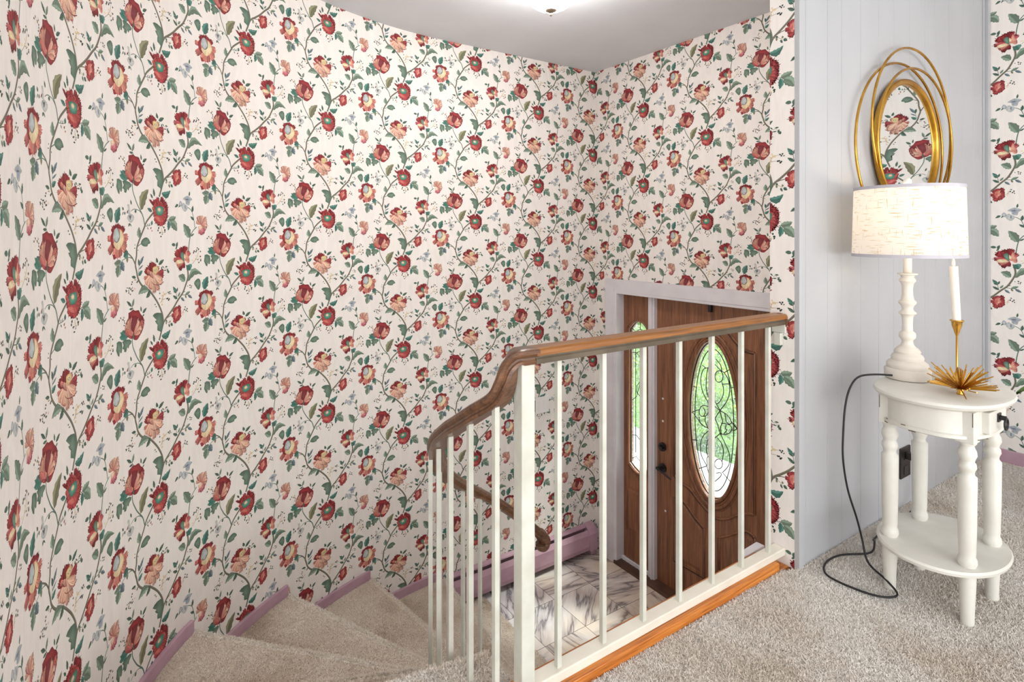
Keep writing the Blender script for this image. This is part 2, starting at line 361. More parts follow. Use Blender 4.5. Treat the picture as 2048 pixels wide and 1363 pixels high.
# ---- wallpaper pattern: one repeat, drawn as small coloured shapes (mm, relative to the big rose)
PALETTE = dict(stem=(116,112,96), stemt=(100,122,112), twig=(150,132,104), twigd=(58,70,60), leafg=(130,150,132), leafd=(84,110,96),
    leaft=(84,130,118), leafb=(112,130,138), leafo=(138,138,108), red=(168,62,66), redd=(128,46,52), redk=(98,38,46), redl=(198,96,92),
    salmon=(212,128,116), salmond=(172,84,80), peach=(230,178,154), peachl=(238,200,176), pink=(206,112,112), pinkl=(226,168,166),
    pinkd=(190,92,108), cream=(226,204,160), cream2=(240,226,192), gold=(206,172,110), olive=(150,148,100), grey1=(214,212,206), grey2=(178,184,182),
    grey3=(196,206,206), greyd=(112,112,116), bluegrey=(148,158,178), teal=(110,176,150), teal2=(120,160,140), tealk=(56,116,98), plum=(132,66,72))
PAT = json.loads(r'''[["S","stem",4.2,4.6,[[110,369],[71,338],[57,318],[39,292],[14,253],[11,225],[4,197],[11,174],[21,147],[46,121],[85,103],[124,68],[145,43],[163,12],[170,-16],[173,-19]]],
["S","stem",4.6,4.2,[[145,-79],[156,-54],[173,-18],[201,3],[229,25],[257,53],[281,75],[298,104],[309,130],[309,153],[302,178]]],
["S","stemt",2.6,2.0,[[312,231],[316,260],[322,285],[336,307],[357,323]]],
["S","stemt",1.8,1.5,[[347,320],[343,345],[333,377],[322,390],[309,397]]],
["S","stemt",2.4,3.0,[[-14,-42],[-11,-69],[4,-96],[18,-116],[46,-147],[57,-174],[60,-185]]],
["S","stemt",1.6,1.2,[[46,-147],[28,-134],[11,-130],[-7,-130],[-21,-137]]],
["S","stem",3.4,2.4,[[4,195],[-14,218],[-43,236]]],
["S","stemt",1.8,1.2,[[-14,216],[-32,220],[-54,217],[-75,211]]],
["S","stem",2.2,1.4,[[173,-16],[194,-6],[218,-1]]],
["S","stemt",1.5,1.0,[[21,163],[25,180],[25,193]]],
["S","stemt",1.4,1.0,[[250,55],[246,73],[246,85]]],
["S","stemt",1.4,1.0,[[278,67],[295,65],[309,65]]],
["S","stemt",2.0,1.4,[[18,255],[25,258],[39,264]]],
["S","stemt",1.4,0.8,[[64,322],[85,324],[99,327]]],
["S","stemt",1.4,1.0,[[194,346],[211,347],[218,350]]],
["S","twig",1.0,0.6,[[333,181],[350,196],[364,216],[367,233]]],
["S","twig",1.0,0.6,[[350,196],[374,200]]],
["S","twig",1.0,0.6,[[152,51],[163,64],[173,78],[198,84]]],
["S","twig",1.0,0.6,[[163,62],[187,64]]],
["S","twig",1.0,0.6,[[278,-2],[288,10],[295,14]]],
["S","twig",1.0,0.6,[[-54,10],[-64,22],[-79,28]]],
["S","stemt",1.3,1.0,[[-7,49],[-14,58],[-18,62]]],
["S","twig",0.9,0.6,[[-11,120],[-32,116],[-46,113]]],
["S","twig",0.9,0.6,[[159,319],[159,303],[159,291]]],
["S","twig",1.0,0.7,[[173,172],[184,174],[191,167]]],
["S","twig",1.0,0.7,[[173,-18],[191,-20],[208,-30]]],
["L","leaft",[-107.5,-177.0,-85.9,-126.0],33.8,0.05],
["L","leafg",[-78.7,209.0,-118.3,205.0],23.2,0.1],
["L","leafg",[-89.5,198.0,-100.3,160.0],32.9,0.0],
["L","leafb",[-75.1,210.0,-60.8,178.0],25.2,-0.1],
["L","leaft",[-39.3,240.0,-64.3,223.0],29.2,0.1],
["L","leafo",[-42.9,222.0,-42.9,203.0],12.2,0.0],
["L","leafg",[32.0,281.0,24.9,319.0],24.7,0.1],
["P","leafd","leafg",1,[[36,264],[46,278],[67,284],[82,279],[92,265],[78,260],[75,254],[53,254]]],
["L","leafd",[28.5,189.0,21.4,213.0],12.4,0.0],
["L","leafb",[28.5,193.0,53.3,222.0],12.6,0.0],
["L","leafb",[24.9,178.0,49.8,192.0],6.1,0.0],
["L","leaft",[21.4,158.0,46.2,173.0],14.5,0.0],
["L","leafd",[7.1,152.0,-17.8,157.0],10.0,0.0],
["L","leafg",[81.6,105.0,21.4,96.0],27.4,-0.15],
["L","leafd",[92.2,103.0,67.5,79.0],18.0,0.1],
["L","leafd",[138.0,195.0,127.4,213.0],12.9,0.1],
["L","leafd",[141.5,188.0,173.1,204.0],13.9,0.0],
["L","leafd",[-17.8,61.0,-46.4,81.0],10.6,0.0],
["L","leafg",[-14.3,59.0,-3.6,85.0],12.4,0.0],
["L","leafd",[-10.7,52.0,-32.1,53.0],8.0,0.0],
["L","leafd",[39.1,36.0,35.6,55.0],8.2,0.0],
["L","leafd",[46.2,31.0,71.0,45.0],11.4,0.0],
["L","leafd",[46.2,20.0,56.8,26.0],6.1,0.0],
["P","leafd","leafg",0,[[106,13],[117,19],[134,20],[156,16],[166,0],[170,-19],[166,-39],[159,-56],[149,-48],[134,-42],[134,-29],[142,-28],[127,-16],[120,-7],[131,-6],[117,4]]],
["L","leaft",[159.1,-67.0,211.5,-52.0],24.7,-0.2],
["L","leafo",[35.6,-131.0,81.6,-58.0],38.4,0.12],
["L","leafd",[116.9,-80.0,109.8,-52.0],12.1,0.0],
["L","leafd",[106.3,-87.0,92.2,-72.0],8.7,0.0],
["L","leaft",[102.8,373.0,74.5,383.0],13.0,0.0],
["L","leafg",[201.0,348.0,242.8,359.0],24.1,-0.1],
["L","leafg",[211.5,339.0,249.8,307.0],33.2,0.12],
["L","leaft",[201.0,345.0,197.5,308.0],19.9,0.1],
["L","leaft",[99.3,326.0,102.8,342.0],12.1,0.0],
["L","leafd",[85.1,322.0,88.7,334.0],4.0,0.0],
["L","leafd",[74.5,319.0,81.6,310.0],4.6,0.0],
["L","leafd",[74.5,324.0,78.1,332.0],4.0,0.0],
["P","redd","red",1,[[92,316],[99,320],[99,317],[96,311]]],
["P","red","peach",1,[[99,309],[106,308],[103,304],[99,304]]],
["L","leafg",[294.8,118.0,256.7,140.0],28.5,-0.1],
["L","leafg",[308.6,115.0,387.7,137.0],28.7,0.3],
["P","leafd","leafg",1,[[343,105],[353,117],[367,122],[377,112],[377,90],[367,77],[353,90]]],
["L","leaft",[246.3,85.0,225.4,103.0],13.7,0.1],
["L","leafd",[246.3,81.0,253.2,97.0],8.2,0.0],
["L","leafd",[246.3,79.0,228.9,85.0],7.9,0.0],
["L","leafg",[253.2,63.0,267.1,79.0],9.1,0.0],
["L","leafd",[249.8,55.0,225.4,70.0],11.2,0.0],
["L","leafb",[270.6,58.0,291.3,42.0],10.4,0.0],
["L","leafg",[294.8,66.0,322.4,76.0],12.0,0.0],
["L","leafo",[294.8,64.0,301.7,52.0],8.6,0.0],
["L","leafb",[308.6,64.0,332.7,49.0],11.2,0.0],
["L","stem",[281.0,77.0,294.8,79.0],4.6,0.0],
["L","leafd",[190.6,-20.0,183.6,-13.0],8.7,0.0],
["L","leafo",[187.1,-20.0,187.1,-30.0],8.1,0.0],
["L","leafo",[208.0,-27.0,208.0,-18.0],8.0,0.0],
["L","leafd",[201.0,-30.0,208.0,-43.0],8.0,0.0],
["L","leafd",[211.5,-30.0,225.4,-39.0],11.3,0.0],
["L","leafg",[319.0,281.0,284.4,334.0],33.9,-0.05],
["L","leafd",[325.9,287.0,343.1,298.0],6.9,0.0],
["L","leafd",[343.1,349.0,322.4,363.0],10.4,0.0],
["L","leafd",[332.7,380.0,336.2,405.0],11.8,0.0],
["P","leafd","leafd",1,[[218,256],[225,262],[236,261],[239,253],[229,250]]],
["L","leafd",[246.3,245.0,253.2,266.0],11.9,0.1],
["L","leafd",[249.8,246.0,239.3,240.0],6.9,0.0],
["L","leaft",[308.6,178.0,322.4,156.0],32.7,0.1],
["L","leaft",[466.0,219.0,432.0,243.0],35.4,0.1],
["L","leafd",[-64.3,-136.0,-71.5,-125.0],8.5,0.0],
["L","leafd",[-64.3,-140.0,-71.5,-152.0],4.7,0.0],
["L","leafd",[-57.2,-150.0,-57.2,-139.0],8.2,0.0],
["L","leafd",[-28.5,-176.0,-35.7,-187.0],8.5,0.0],
["L","leafd",[-28.5,-176.0,-17.8,-187.0],4.7,0.0],
["L","leafd",[3.6,-131.0,7.1,-142.0],12.2,0.0],
["L","leafd",[-17.8,-116.0,-25.0,-100.0],8.1,0.0],
["P","grey2","grey1",1,[[-43,-117],[-32,-116],[-29,-128],[-25,-143],[-36,-146],[-46,-141],[-39,-131]]],
["P","grey2","grey1",1,[[-39,-151],[-25,-145],[-7,-150],[-4,-161],[-18,-174],[-32,-171],[-43,-161]]],
["L","greyd",[-35.7,-149.0,-21.4,-163.0],4.7,0.0],
["L","greyd",[-21.4,-149.0,-28.5,-166.0],8.2,0.0],
["L","redd",[-46.4,-145.0,-35.7,-133.0],4.7,0.0],
["P","grey2","bluegrey",1,[[281,-79],[295,-69],[309,-65],[333,-76],[322,-85],[316,-101],[298,-96],[295,-84]]],
["P","grey2","grey1",1,[[274,-106],[284,-93],[295,-98],[309,-107],[298,-125],[284,-122]]],
["P","bluegrey","grey1",1,[[260,-98],[267,-86],[278,-95],[274,-107],[264,-107]]],
["L","greyd",[294.8,-80.0,315.5,-78.0],4.6,0.0],
["L","bluegrey",[294.8,-100.0,294.8,-118.0],8.0,0.0],
["L","leafd",[315.5,-66.0,319.0,-47.0],7.9,0.0],
["L","leafd",[256.7,-101.0,235.9,-112.0],9.8,0.0],
["L","leafd",[242.8,-104.0,253.2,-100.0],6.0,0.0],
["L","leafd",[267.1,-102.0,256.7,-112.0],5.2,0.0],
["L","twigd",[360.2,239.0,360.2,244.0],8.1,0.0],
["L","twigd",[363.7,235.0,370.5,238.0],6.9,0.0],
["L","twigd",[360.2,232.0,353.4,233.0],6.9,0.0],
["L","twigd",[346.5,227.0,339.6,231.0],8.6,0.0],
["L","twigd",[343.1,224.0,336.2,222.0],6.8,0.0],
["L","twigd",[349.9,225.0,356.8,229.0],6.0,0.0],
["L","twigd",[374.0,227.0,380.8,227.0],6.8,0.0],
["L","twigd",[374.0,206.0,380.8,209.0],6.9,0.0],
["L","twigd",[377.4,198.0,380.8,194.0],6.0,0.0],
["L","twigd",[377.4,194.0,380.8,188.0],8.1,0.0],
["L","twigd",[367.1,187.0,370.5,182.0],8.5,0.0],
["L","twigd",[360.2,197.0,367.1,196.0],6.9,0.0],
["P","cream","cream2",1,[[360,218],[364,221],[367,218],[364,215]]],
["P","cream","cream2",1,[[350,211],[353,214],[357,211],[353,208]]],
["P","cream","cream2",1,[[367,208],[371,211],[374,208],[371,205]]],
["P","cream","cream2",1,[[329,193],[333,197],[340,194],[333,191]]],
["P","cream","cream2",1,[[360,199],[364,203],[367,199],[364,196]]],
["P","cream","cream2",1,[[347,200],[350,204],[353,201],[350,198]]],
["L","twigd",[152.0,86.0,145.0,86.0],5.7,0.0],
["L","twigd",[197.5,82.0,201.0,87.0],8.0,0.0],
["L","twigd",[201.0,80.0,208.0,79.0],5.7,0.0],
["L","twigd",[204.5,84.0,211.5,87.0],6.1,0.0],
["L","twigd",[211.5,80.0,215.0,77.0],6.0,0.0],
["L","twigd",[148.5,70.0,148.5,65.0],8.0,0.0],
["L","twigd",[197.5,60.0,194.0,66.0],8.3,0.0],
["L","twigd",[197.5,59.0,204.5,55.0],8.7,0.0],
["L","twigd",[201.0,59.0,208.0,61.0],5.7,0.0],
["L","twigd",[187.1,62.0,194.0,63.0],7.0,0.0],
["P","gold","cream2",1,[[166,88],[170,91],[173,88],[170,84]]],
["P","gold","cream2",1,[[170,80],[173,84],[180,80],[173,76]]],
["P","gold","cream2",1,[[159,76],[163,80],[170,76],[163,72]]],
["P","gold","cream2",1,[[159,66],[163,70],[170,66],[163,63]]],
["P","gold","cream2",1,[[156,56],[163,60],[166,56],[163,53]]],
["P","gold","cream2",1,[[156,45],[163,49],[166,45],[163,41]]],
["P","gold","cream2",1,[[173,80],[180,84],[184,80],[180,76]]],
["L","twigd",[294.8,17.0,294.8,22.0],8.0,0.0],
["L","twigd",[294.8,10.0,287.9,11.0],6.9,0.0],
["L","twigd",[298.3,8.0,301.7,3.0],8.2,0.0],
["L","twigd",[301.7,11.0,308.6,12.0],6.9,0.0],
["L","twigd",[305.2,4.0,308.6,-1.0],5.2,0.0],
["P","peach","cream2",1,[[281,0],[284,3],[288,0],[284,-3]]],
["P","peach","cream2",1,[[278,-7],[281,-4],[284,-7],[281,-10]]],
["P","peach","cream2",1,[[281,10],[284,13],[288,10],[284,7]]],
["L","twigd",[319.0,97.0,322.4,102.0],7.9,0.0],
["L","twigd",[319.0,93.0,322.4,88.0],4.5,0.0],
["L","twigd",[325.9,95.0,332.7,96.0],4.6,0.0],
["L","twigd",[308.6,95.0,308.6,100.0],3.9,0.0],
["L","twigd",[325.9,92.0,329.3,87.0],5.2,0.0],
["L","twigd",[-82.3,30.0,-78.7,34.0],8.3,0.0],
["L","twigd",[-85.9,26.0,-93.1,24.0],6.1,0.0],
["L","twigd",[-64.3,29.0,-60.8,34.0],8.3,0.0],
["L","twigd",[-64.3,24.0,-71.5,26.0],7.0,0.0],
["L","twigd",[-60.8,19.0,-57.2,22.0],5.3,0.0],
["L","twigd",[-60.8,8.0,-60.8,3.0],8.3,0.0],
["L","twigd",[-57.2,12.0,-60.8,15.0],6.1,0.0],
["P","cream","cream2",1,[[-86,15],[-86,19],[-82,15],[-86,13]]],
["P","cream","cream2",1,[[-75,24],[-72,27],[-68,24],[-72,22]]],
["P","cream","cream2",1,[[-68,33],[-64,36],[-61,33],[-64,30]]],
["L","twigd",[-42.9,121.0,-42.9,125.0],8.2,0.0],
["L","twigd",[-46.4,115.0,-53.6,116.0],5.7,0.0],
["L","twigd",[-35.7,119.0,-32.1,123.0],6.1,0.0],
["L","twigd",[-35.7,114.0,-32.1,110.0],5.3,0.0],
["L","twigd",[-28.5,119.0,-28.5,124.0],8.2,0.0],
["L","twigd",[-25.0,116.0,-17.8,117.0],7.0,0.0],
["L","twigd",[-14.3,120.0,-10.7,122.0],6.1,0.0],
["L","twigd",[-10.7,113.0,-7.1,110.0],5.3,0.0],
["L","twigd",[-25.0,103.0,-25.0,98.0],8.2,0.0],
["L","twigd",[-32.1,108.0,-35.7,104.0],8.5,0.0],
["L","twigd",[-46.4,110.0,-50.0,114.0],8.5,0.0],
["L","twigd",[-17.8,112.0,-10.7,110.0],7.0,0.0],
["L","twigd",[-10.7,139.0,-17.8,140.0],5.7,0.0],
["L","twigd",[3.6,143.0,3.6,148.0],12.2,0.0],
["L","twigd",[14.2,139.0,21.4,140.0],5.7,0.0],
["L","twigd",[10.7,135.0,17.8,138.0],6.1,0.0],
["L","twigd",[-14.3,133.0,-21.4,132.0],5.7,0.0],
["P","cream","peach",1,[[0,146],[4,149],[7,146],[4,144]]],
["P","cream","peach",1,[[4,137],[4,140],[7,137],[4,135]]],
["P","pinkl","cream2",1,[[-4,117],[0,120],[4,116],[0,113]]],
["L","twigd",[141.5,309.0,134.5,307.0],7.9,0.0],
["L","twigd",[145.0,315.0,138.0,318.0],9.8,0.0],
["L","twigd",[169.6,318.0,176.6,320.0],7.9,0.0],
["L","twigd",[173.1,309.0,183.6,310.0],7.9,0.0],
["L","twigd",[152.0,300.0,145.0,299.0],6.8,0.0],
["L","twigd",[152.0,299.0,152.0,303.0],9.2,0.0],
["L","twigd",[155.5,289.0,155.5,284.0],12.2,0.0],
["L","twigd",[162.6,296.0,166.1,294.0],7.9,0.0],
["L","twigd",[162.6,302.0,169.6,303.0],7.0,0.0],
["L","twigd",[176.6,305.0,180.1,301.0],9.2,0.0],
["P","cream","cream2",1,[[159,309],[163,313],[166,310],[163,306]]],
["P","cream","cream2",1,[[163,304],[166,307],[170,304],[166,301]]],
["L","leafd",[166.1,176.0,169.6,180.0],13.3,0.0],
["L","leafd",[162.6,174.0,155.5,175.0],11.0,0.0],
["L","leafd",[187.1,175.0,187.1,181.0],16.1,0.0],
["L","leafd",[180.1,168.0,180.1,163.0],16.1,0.0],
["L","leafd",[190.6,167.0,197.5,164.0],13.0,0.0],
["L","leafd",[194.0,161.0,201.0,158.0],11.3,0.0],
["L","leafd",[197.5,159.0,204.5,158.0],11.0,0.0],
["L","twigd",[3.6,258.0,0.0,261.0],4.7,0.0],
["L","twigd",[17.8,244.0,21.4,240.0],4.7,0.0],
["L","twigd",[3.6,249.0,-3.6,249.0],3.4,0.0],
["L","leafd",[123.9,50.0,116.9,50.0],5.7,0.0],
["L","leafd",[127.4,44.0,127.4,39.0],8.1,0.0],
["T","redk","redk",[109.8,148.0,56.8,178.0],27.8,0.6],
["T","red","redd",[109.8,148.0,60.4,177.0],27.2,0.6],
["T","redk","redk",[109.8,148.0,74.5,190.0],31.1,0.6],
["T","red","redd",[109.8,148.0,74.5,188.0],27.9,0.6],
["T","redk","redk",[109.8,148.0,95.7,203.0],32.3,0.6],
["T","red","redd",[109.8,148.0,95.7,201.0],28.8,0.6],
["T","redk","redk",[109.8,148.0,120.4,199.0],24.7,0.6],
["T","red","redd",[109.8,148.0,120.4,197.0],24.7,0.6],
["T","redk","redk",[109.8,148.0,145.0,183.0],19.8,0.6],
["T","red","redd",[109.8,148.0,145.0,182.0],19.3,0.6],
["T","redd","redd",[116.9,149.0,176.6,166.0],21.7,0.65],
["T","red","pink",[116.9,149.0,173.1,166.0],19.3,0.65],
["T","redd","redd",[116.9,149.0,176.6,148.0],22.3,0.65],
["T","red","pink",[116.9,149.0,173.1,148.0],21.0,0.65],
["T","redd","redd",[116.9,149.0,162.6,128.0],21.3,0.65],
["T","red","pink",[116.9,149.0,162.6,129.0],18.3,0.65],
["T","red","red",[113.4,148.0,49.8,146.0],18.0,0.6],
["T","salmon","peach",[113.4,148.0,49.8,146.0],17.0,0.6],
["T","red","red",[113.4,148.0,63.9,174.0],19.2,0.6],
["T","salmon","peach",[113.4,148.0,67.5,173.0],16.0,0.6],
["T","salmond","salmond",[109.8,156.0,56.8,125.0],22.5,0.6],
["T","peach","peachl",[109.8,156.0,56.8,126.0],21.9,0.6],
["T","salmond","salmond",[109.8,156.0,74.5,110.0],26.3,0.6],
["T","peach","peachl",[109.8,156.0,74.5,111.0],22.6,0.6],
["T","salmond","salmond",[109.8,156.0,92.2,100.0],24.9,0.6],
["T","peach","peachl",[109.8,156.0,95.7,102.0],24.8,0.6],
["T","salmond","salmond",[109.8,156.0,116.9,86.0],28.2,0.6],
["T","peach","peachl",[109.8,156.0,116.9,88.0],28.2,0.6],
["T","salmond","salmond",[109.8,156.0,145.0,93.0],22.6,0.6],
["T","peach","peachl",[109.8,156.0,145.0,96.0],22.6,0.6],
["T","salmond","salmond",[109.8,156.0,166.1,118.0],25.3,0.6],
["T","peach","peachl",[109.8,156.0,166.1,119.0],21.9,0.6],
["T","salmond","salmond",[109.8,156.0,166.1,134.0],17.5,0.6],
["T","peach","peachl",[109.8,156.0,162.6,135.0],16.7,0.6],
["T","red","red",[109.8,141.0,85.1,168.0],19.0,0.65],
["T","peachl","salmon",[109.8,141.0,88.7,167.0],15.3,0.65],
["T","red","red",[109.8,141.0,106.3,168.0],17.7,0.65],
["T","peachl","salmon",[109.8,141.0,106.3,167.0],14.2,0.65],
["P","gold","cream2",1,[[106,167],[106,179],[120,183],[138,180],[138,167],[124,155],[110,158]]],
["P","olive","cream2",1,[[113,171],[124,175],[131,170],[124,164]]],
["S","redd",0.8,1.6,[[96,133],[113,121],[145,117],[170,125]]],
["T","redk","redk",[-100.3,279.0,-132.7,321.0],27.1,0.65],
["T","red","redd",[-100.3,279.0,-132.7,319.0],23.4,0.65],
["T","redk","redk",[-100.3,279.0,-107.5,331.0],25.5,0.65],
["T","red","redd",[-100.3,279.0,-107.5,330.0],22.0,0.65],
["T","redk","redk",[-100.3,279.0,-89.5,332.0],25.2,0.65],
["T","red","redd",[-100.3,279.0,-89.5,330.0],25.2,0.65],
["T","redk","redk",[-100.3,279.0,-57.2,320.0],23.8,0.65],
["T","red","redd",[-100.3,279.0,-60.8,318.0],23.4,0.65],
["T","redk","redk",[-100.3,279.0,-71.5,323.0],21.9,0.65],
["T","red","redd",[-100.3,279.0,-71.5,321.0],21.9,0.65],
["T","red","red",[-100.3,279.0,-161.6,282.0],22.2,0.65],
["T","salmon","pink",[-100.3,279.0,-158.0,282.0],20.3,0.65],
["T","red","red",[-100.3,279.0,-154.4,235.0],29.4,0.65],
["T","salmon","pink",[-100.3,279.0,-154.4,236.0],28.4,0.65],
["T","red","red",[-100.3,279.0,-136.3,258.0],23.5,0.65],
["T","salmon","pink",[-100.3,279.0,-136.3,258.0],20.8,0.65],
["T","red","red",[-100.3,279.0,-35.7,287.0],28.0,0.65],
["T","salmon","peach",[-100.3,279.0,-35.7,287.0],26.0,0.65],
["T","red","red",[-100.3,279.0,-42.9,273.0],23.1,0.65],
["T","salmon","peach",[-100.3,279.0,-46.4,273.0],23.6,0.65],
["T","red","red",[-100.3,279.0,-46.4,243.0],39.1,0.65],
["T","salmon","peach",[-100.3,279.0,-46.4,244.0],35.0,0.65],
["T","red","red",[-100.3,279.0,-82.3,220.0],32.9,0.65],
["T","salmon","peach",[-100.3,279.0,-85.9,222.0],29.4,0.65],
["T","red","red",[-100.3,279.0,-100.3,215.0],36.1,0.65],
["T","salmon","peach",[-100.3,279.0,-100.3,218.0],28.9,0.65],
["T","red","red",[-100.3,279.0,-121.9,218.0],25.3,0.65],
["T","salmon","peach",[-100.3,279.0,-118.3,220.0],25.3,0.65],
["P","redd","red",1,[[-125,230],[-115,232],[-111,219],[-122,218]]],
["P","salmon","peach",1,[[-136,286],[-125,301],[-115,309],[-82,311],[-64,295],[-64,271],[-79,253],[-93,245],[-115,250],[-133,262]]],
["P","redd","red",1,[[-140,286],[-125,304],[-115,302],[-125,283],[-122,266],[-115,251],[-133,259]]],
["P","cream","cream2",1,[[-86,308],[-75,303],[-64,286],[-68,268],[-93,246],[-115,255],[-122,268],[-93,273],[-86,287]]],
["P","greyd","greyd",1,[[-125,285],[-118,307],[-104,315],[-89,303],[-86,286],[-93,274],[-104,268],[-118,274]]],
["P","grey2","grey3",1,[[-125,285],[-118,307],[-104,314],[-93,301],[-89,287],[-97,276],[-104,271],[-118,277]]],
["T","redk","redk",[145.0,-134.0,81.6,-88.0],9.3,0.65],
["T","red","redd",[145.0,-134.0,85.1,-90.0],12.2,0.65],
["T","redk","redk",[145.0,-134.0,127.4,-80.0],35.4,0.65],
["T","red","redd",[145.0,-134.0,127.4,-82.0],31.9,0.65],
["T","redk","redk",[145.0,-134.0,106.3,-89.0],18.9,0.65],
["T","red","redd",[145.0,-134.0,109.8,-90.0],18.6,0.65],
["T","redk","redk",[145.0,-134.0,166.1,-73.0],21.6,0.65],
["T","red","redd",[145.0,-134.0,166.1,-75.0],21.6,0.65],
["T","redk","redk",[145.0,-134.0,180.1,-86.0],30.9,0.65],
["T","red","redd",[145.0,-134.0,180.1,-88.0],26.9,0.65],
["T","redk","redk",[145.0,-134.0,194.0,-97.0],25.2,0.65],
["T","red","redd",[145.0,-134.0,190.6,-98.0],21.8,0.65],
["T","redk","redk",[145.0,-134.0,201.0,-112.0],22.0,0.65],
["T","red","redd",[145.0,-134.0,201.0,-113.0],21.3,0.65],
["T","redk","redk",[145.0,-134.0,201.0,-130.0],21.3,0.65],
["T","red","redd",[145.0,-134.0,197.5,-130.0],19.3,0.65],
["T","redk","redk",[145.0,-134.0,201.0,-146.0],21.2,0.65],
["T","red","redd",[145.0,-134.0,197.5,-146.0],18.3,0.65],
["T","redk","redk",[145.0,-134.0,194.0,-164.0],24.4,0.65],
["T","red","redd",[145.0,-134.0,190.6,-163.0],23.7,0.65],
["T","redk","redk",[145.0,-134.0,109.8,-150.0],32.0,0.65],
["T","red","redl",[145.0,-134.0,109.8,-149.0],30.5,0.65],
["T","redk","redk",[145.0,-134.0,120.4,-174.0],33.8,0.65],
["T","red","redl",[145.0,-134.0,120.4,-173.0],30.2,0.65],
["T","redk","redk",[145.0,-134.0,134.5,-181.0],32.2,0.65],
["T","red","redl",[145.0,-134.0,134.5,-180.0],32.0,0.65],
["T","redk","redk",[145.0,-134.0,148.5,-185.0],31.6,0.65],
["T","red","redl",[145.0,-134.0,148.5,-183.0],31.6,0.65],
["T","redk","redk",[145.0,-134.0,166.1,-186.0],32.0,0.65],
["T","red","redl",[145.0,-134.0,166.1,-184.0],32.0,0.65],
["T","redk","redk",[145.0,-134.0,183.6,-175.0],30.9,0.65],
["T","red","redl",[145.0,-134.0,180.1,-174.0],30.5,0.65],
["T","redd","redd",[145.0,-134.0,99.3,-119.0],14.8,0.65],
["T","redl","red",[145.0,-134.0,99.3,-120.0],12.5,0.65],
["T","redd","redd",[145.0,-134.0,113.4,-101.0],27.0,0.65],
["T","redl","red",[145.0,-134.0,113.4,-102.0],26.6,0.65],
["T","redd","redd",[145.0,-134.0,145.0,-90.0],38.7,0.65],
["T","redl","red",[145.0,-134.0,145.0,-92.0],35.2,0.65],
["T","redd","redd",[145.0,-134.0,173.1,-104.0],28.3,0.65],
["T","redl","red",[145.0,-134.0,169.6,-105.0],27.8,0.65],
["T","redk","redk",[145.0,-134.0,102.8,-132.0],12.0,0.7],
["T","redl","red",[145.0,-134.0,106.3,-132.0],12.0,0.7],
["T","redk","redk",[145.0,-134.0,106.3,-146.0],16.0,0.7],
["T","redl","red",[145.0,-134.0,109.8,-145.0],12.2,0.7],
["T","redk","redk",[145.0,-134.0,120.4,-160.0],16.2,0.7],
["T","redl","red",[145.0,-134.0,120.4,-159.0],16.2,0.7],
["T","redk","redk",[145.0,-134.0,134.5,-170.0],18.0,0.7],
["T","redl","red",[145.0,-134.0,134.5,-168.0],17.8,0.7],
["T","redk","redk",[145.0,-134.0,152.0,-173.0],17.6,0.7],
["T","redl","red",[145.0,-134.0,152.0,-172.0],17.6,0.7],
["T","redk","redk",[145.0,-134.0,169.6,-170.0],14.9,0.7],
["T","redl","red",[145.0,-134.0,169.6,-169.0],14.9,0.7],
["T","redk","redk",[145.0,-134.0,183.6,-161.0],13.8,0.7],
["T","redl","red",[145.0,-134.0,183.6,-160.0],13.2,0.7],
["T","redk","redk",[145.0,-134.0,190.6,-148.0],12.5,0.7],
["T","redl","red",[145.0,-134.0,190.6,-147.0],13.0,0.7],
["T","redk","redk",[145.0,-134.0,190.6,-131.0],12.5,0.7],
["T","redl","red",[145.0,-134.0,190.6,-132.0],12.5,0.7],
["T","redk","redk",[145.0,-134.0,187.1,-117.0],15.2,0.7],
["T","redl","red",[145.0,-134.0,183.6,-118.0],14.5,0.7],
["T","redk","redk",[145.0,-132.0,123.9,-99.0],14.6,0.7],
["T","red","redl",[145.0,-132.0,123.9,-101.0],14.4,0.7],
["T","redk","redk",[145.0,-132.0,138.0,-94.0],17.6,0.7],
["T","red","redl",[145.0,-132.0,138.0,-95.0],14.0,0.7],
["T","redk","redk",[145.0,-132.0,152.0,-96.0],14.4,0.7],
["T","red","redl",[145.0,-132.0,152.0,-97.0],14.4,0.7],
["T","redk","redk",[145.0,-132.0,169.6,-105.0],15.7,0.7],
["T","red","redl",[145.0,-132.0,169.6,-106.0],15.7,0.7],
["T","redk","redk",[145.0,-132.0,113.4,-111.0],12.7,0.7],
["T","red","redl",[145.0,-132.0,113.4,-111.0],12.7,0.7],
["P","redl","salmon",1,[[113,-151],[124,-148],[149,-154],[156,-168],[134,-165]]],
["P","tealk","teal",1,[[120,-120],[134,-114],[166,-114],[170,-128],[163,-141],[145,-146],[131,-143],[124,-133]]],
["P","peach","cream2",1,[[134,-122],[145,-117],[152,-123],[149,-131],[138,-130]]],
["P","redd","redd",0,[[-36,27],[-36,42],[-21,45],[-11,49],[4,44],[21,44],[36,28],[50,17],[57,4],[50,-22],[39,-36],[28,-43],[14,-53],[-4,-50],[-11,-44],[-21,-44],[-43,-33],[-54,-15],[-57,-2],[-50,13]]],
["P","redd","red",0,[[-36,26],[-36,41],[-21,44],[-7,49],[4,43],[25,43],[36,28],[46,21],[39,9],[21,18],[4,27],[-14,27],[-25,29]]],
["T","salmond","salmond",[-14.3,-35.0,-53.6,11.0],34.7,0.55],
["T","peach","salmon",[-14.3,-35.0,-53.6,10.0],34.0,0.55],
["T","salmond","salmond",[-14.3,-35.0,-35.7,28.0],36.1,0.55],
["T","peach","salmon",[-14.3,-35.0,-35.7,26.0],36.1,0.55],
["T","salmond","salmond",[-14.3,-35.0,-17.8,28.0],32.1,0.55],
["T","peach","salmon",[-14.3,-35.0,-17.8,26.0],28.6,0.55],
["T","redd","redd",[-17.8,-35.0,-57.2,-11.0],24.0,0.6],
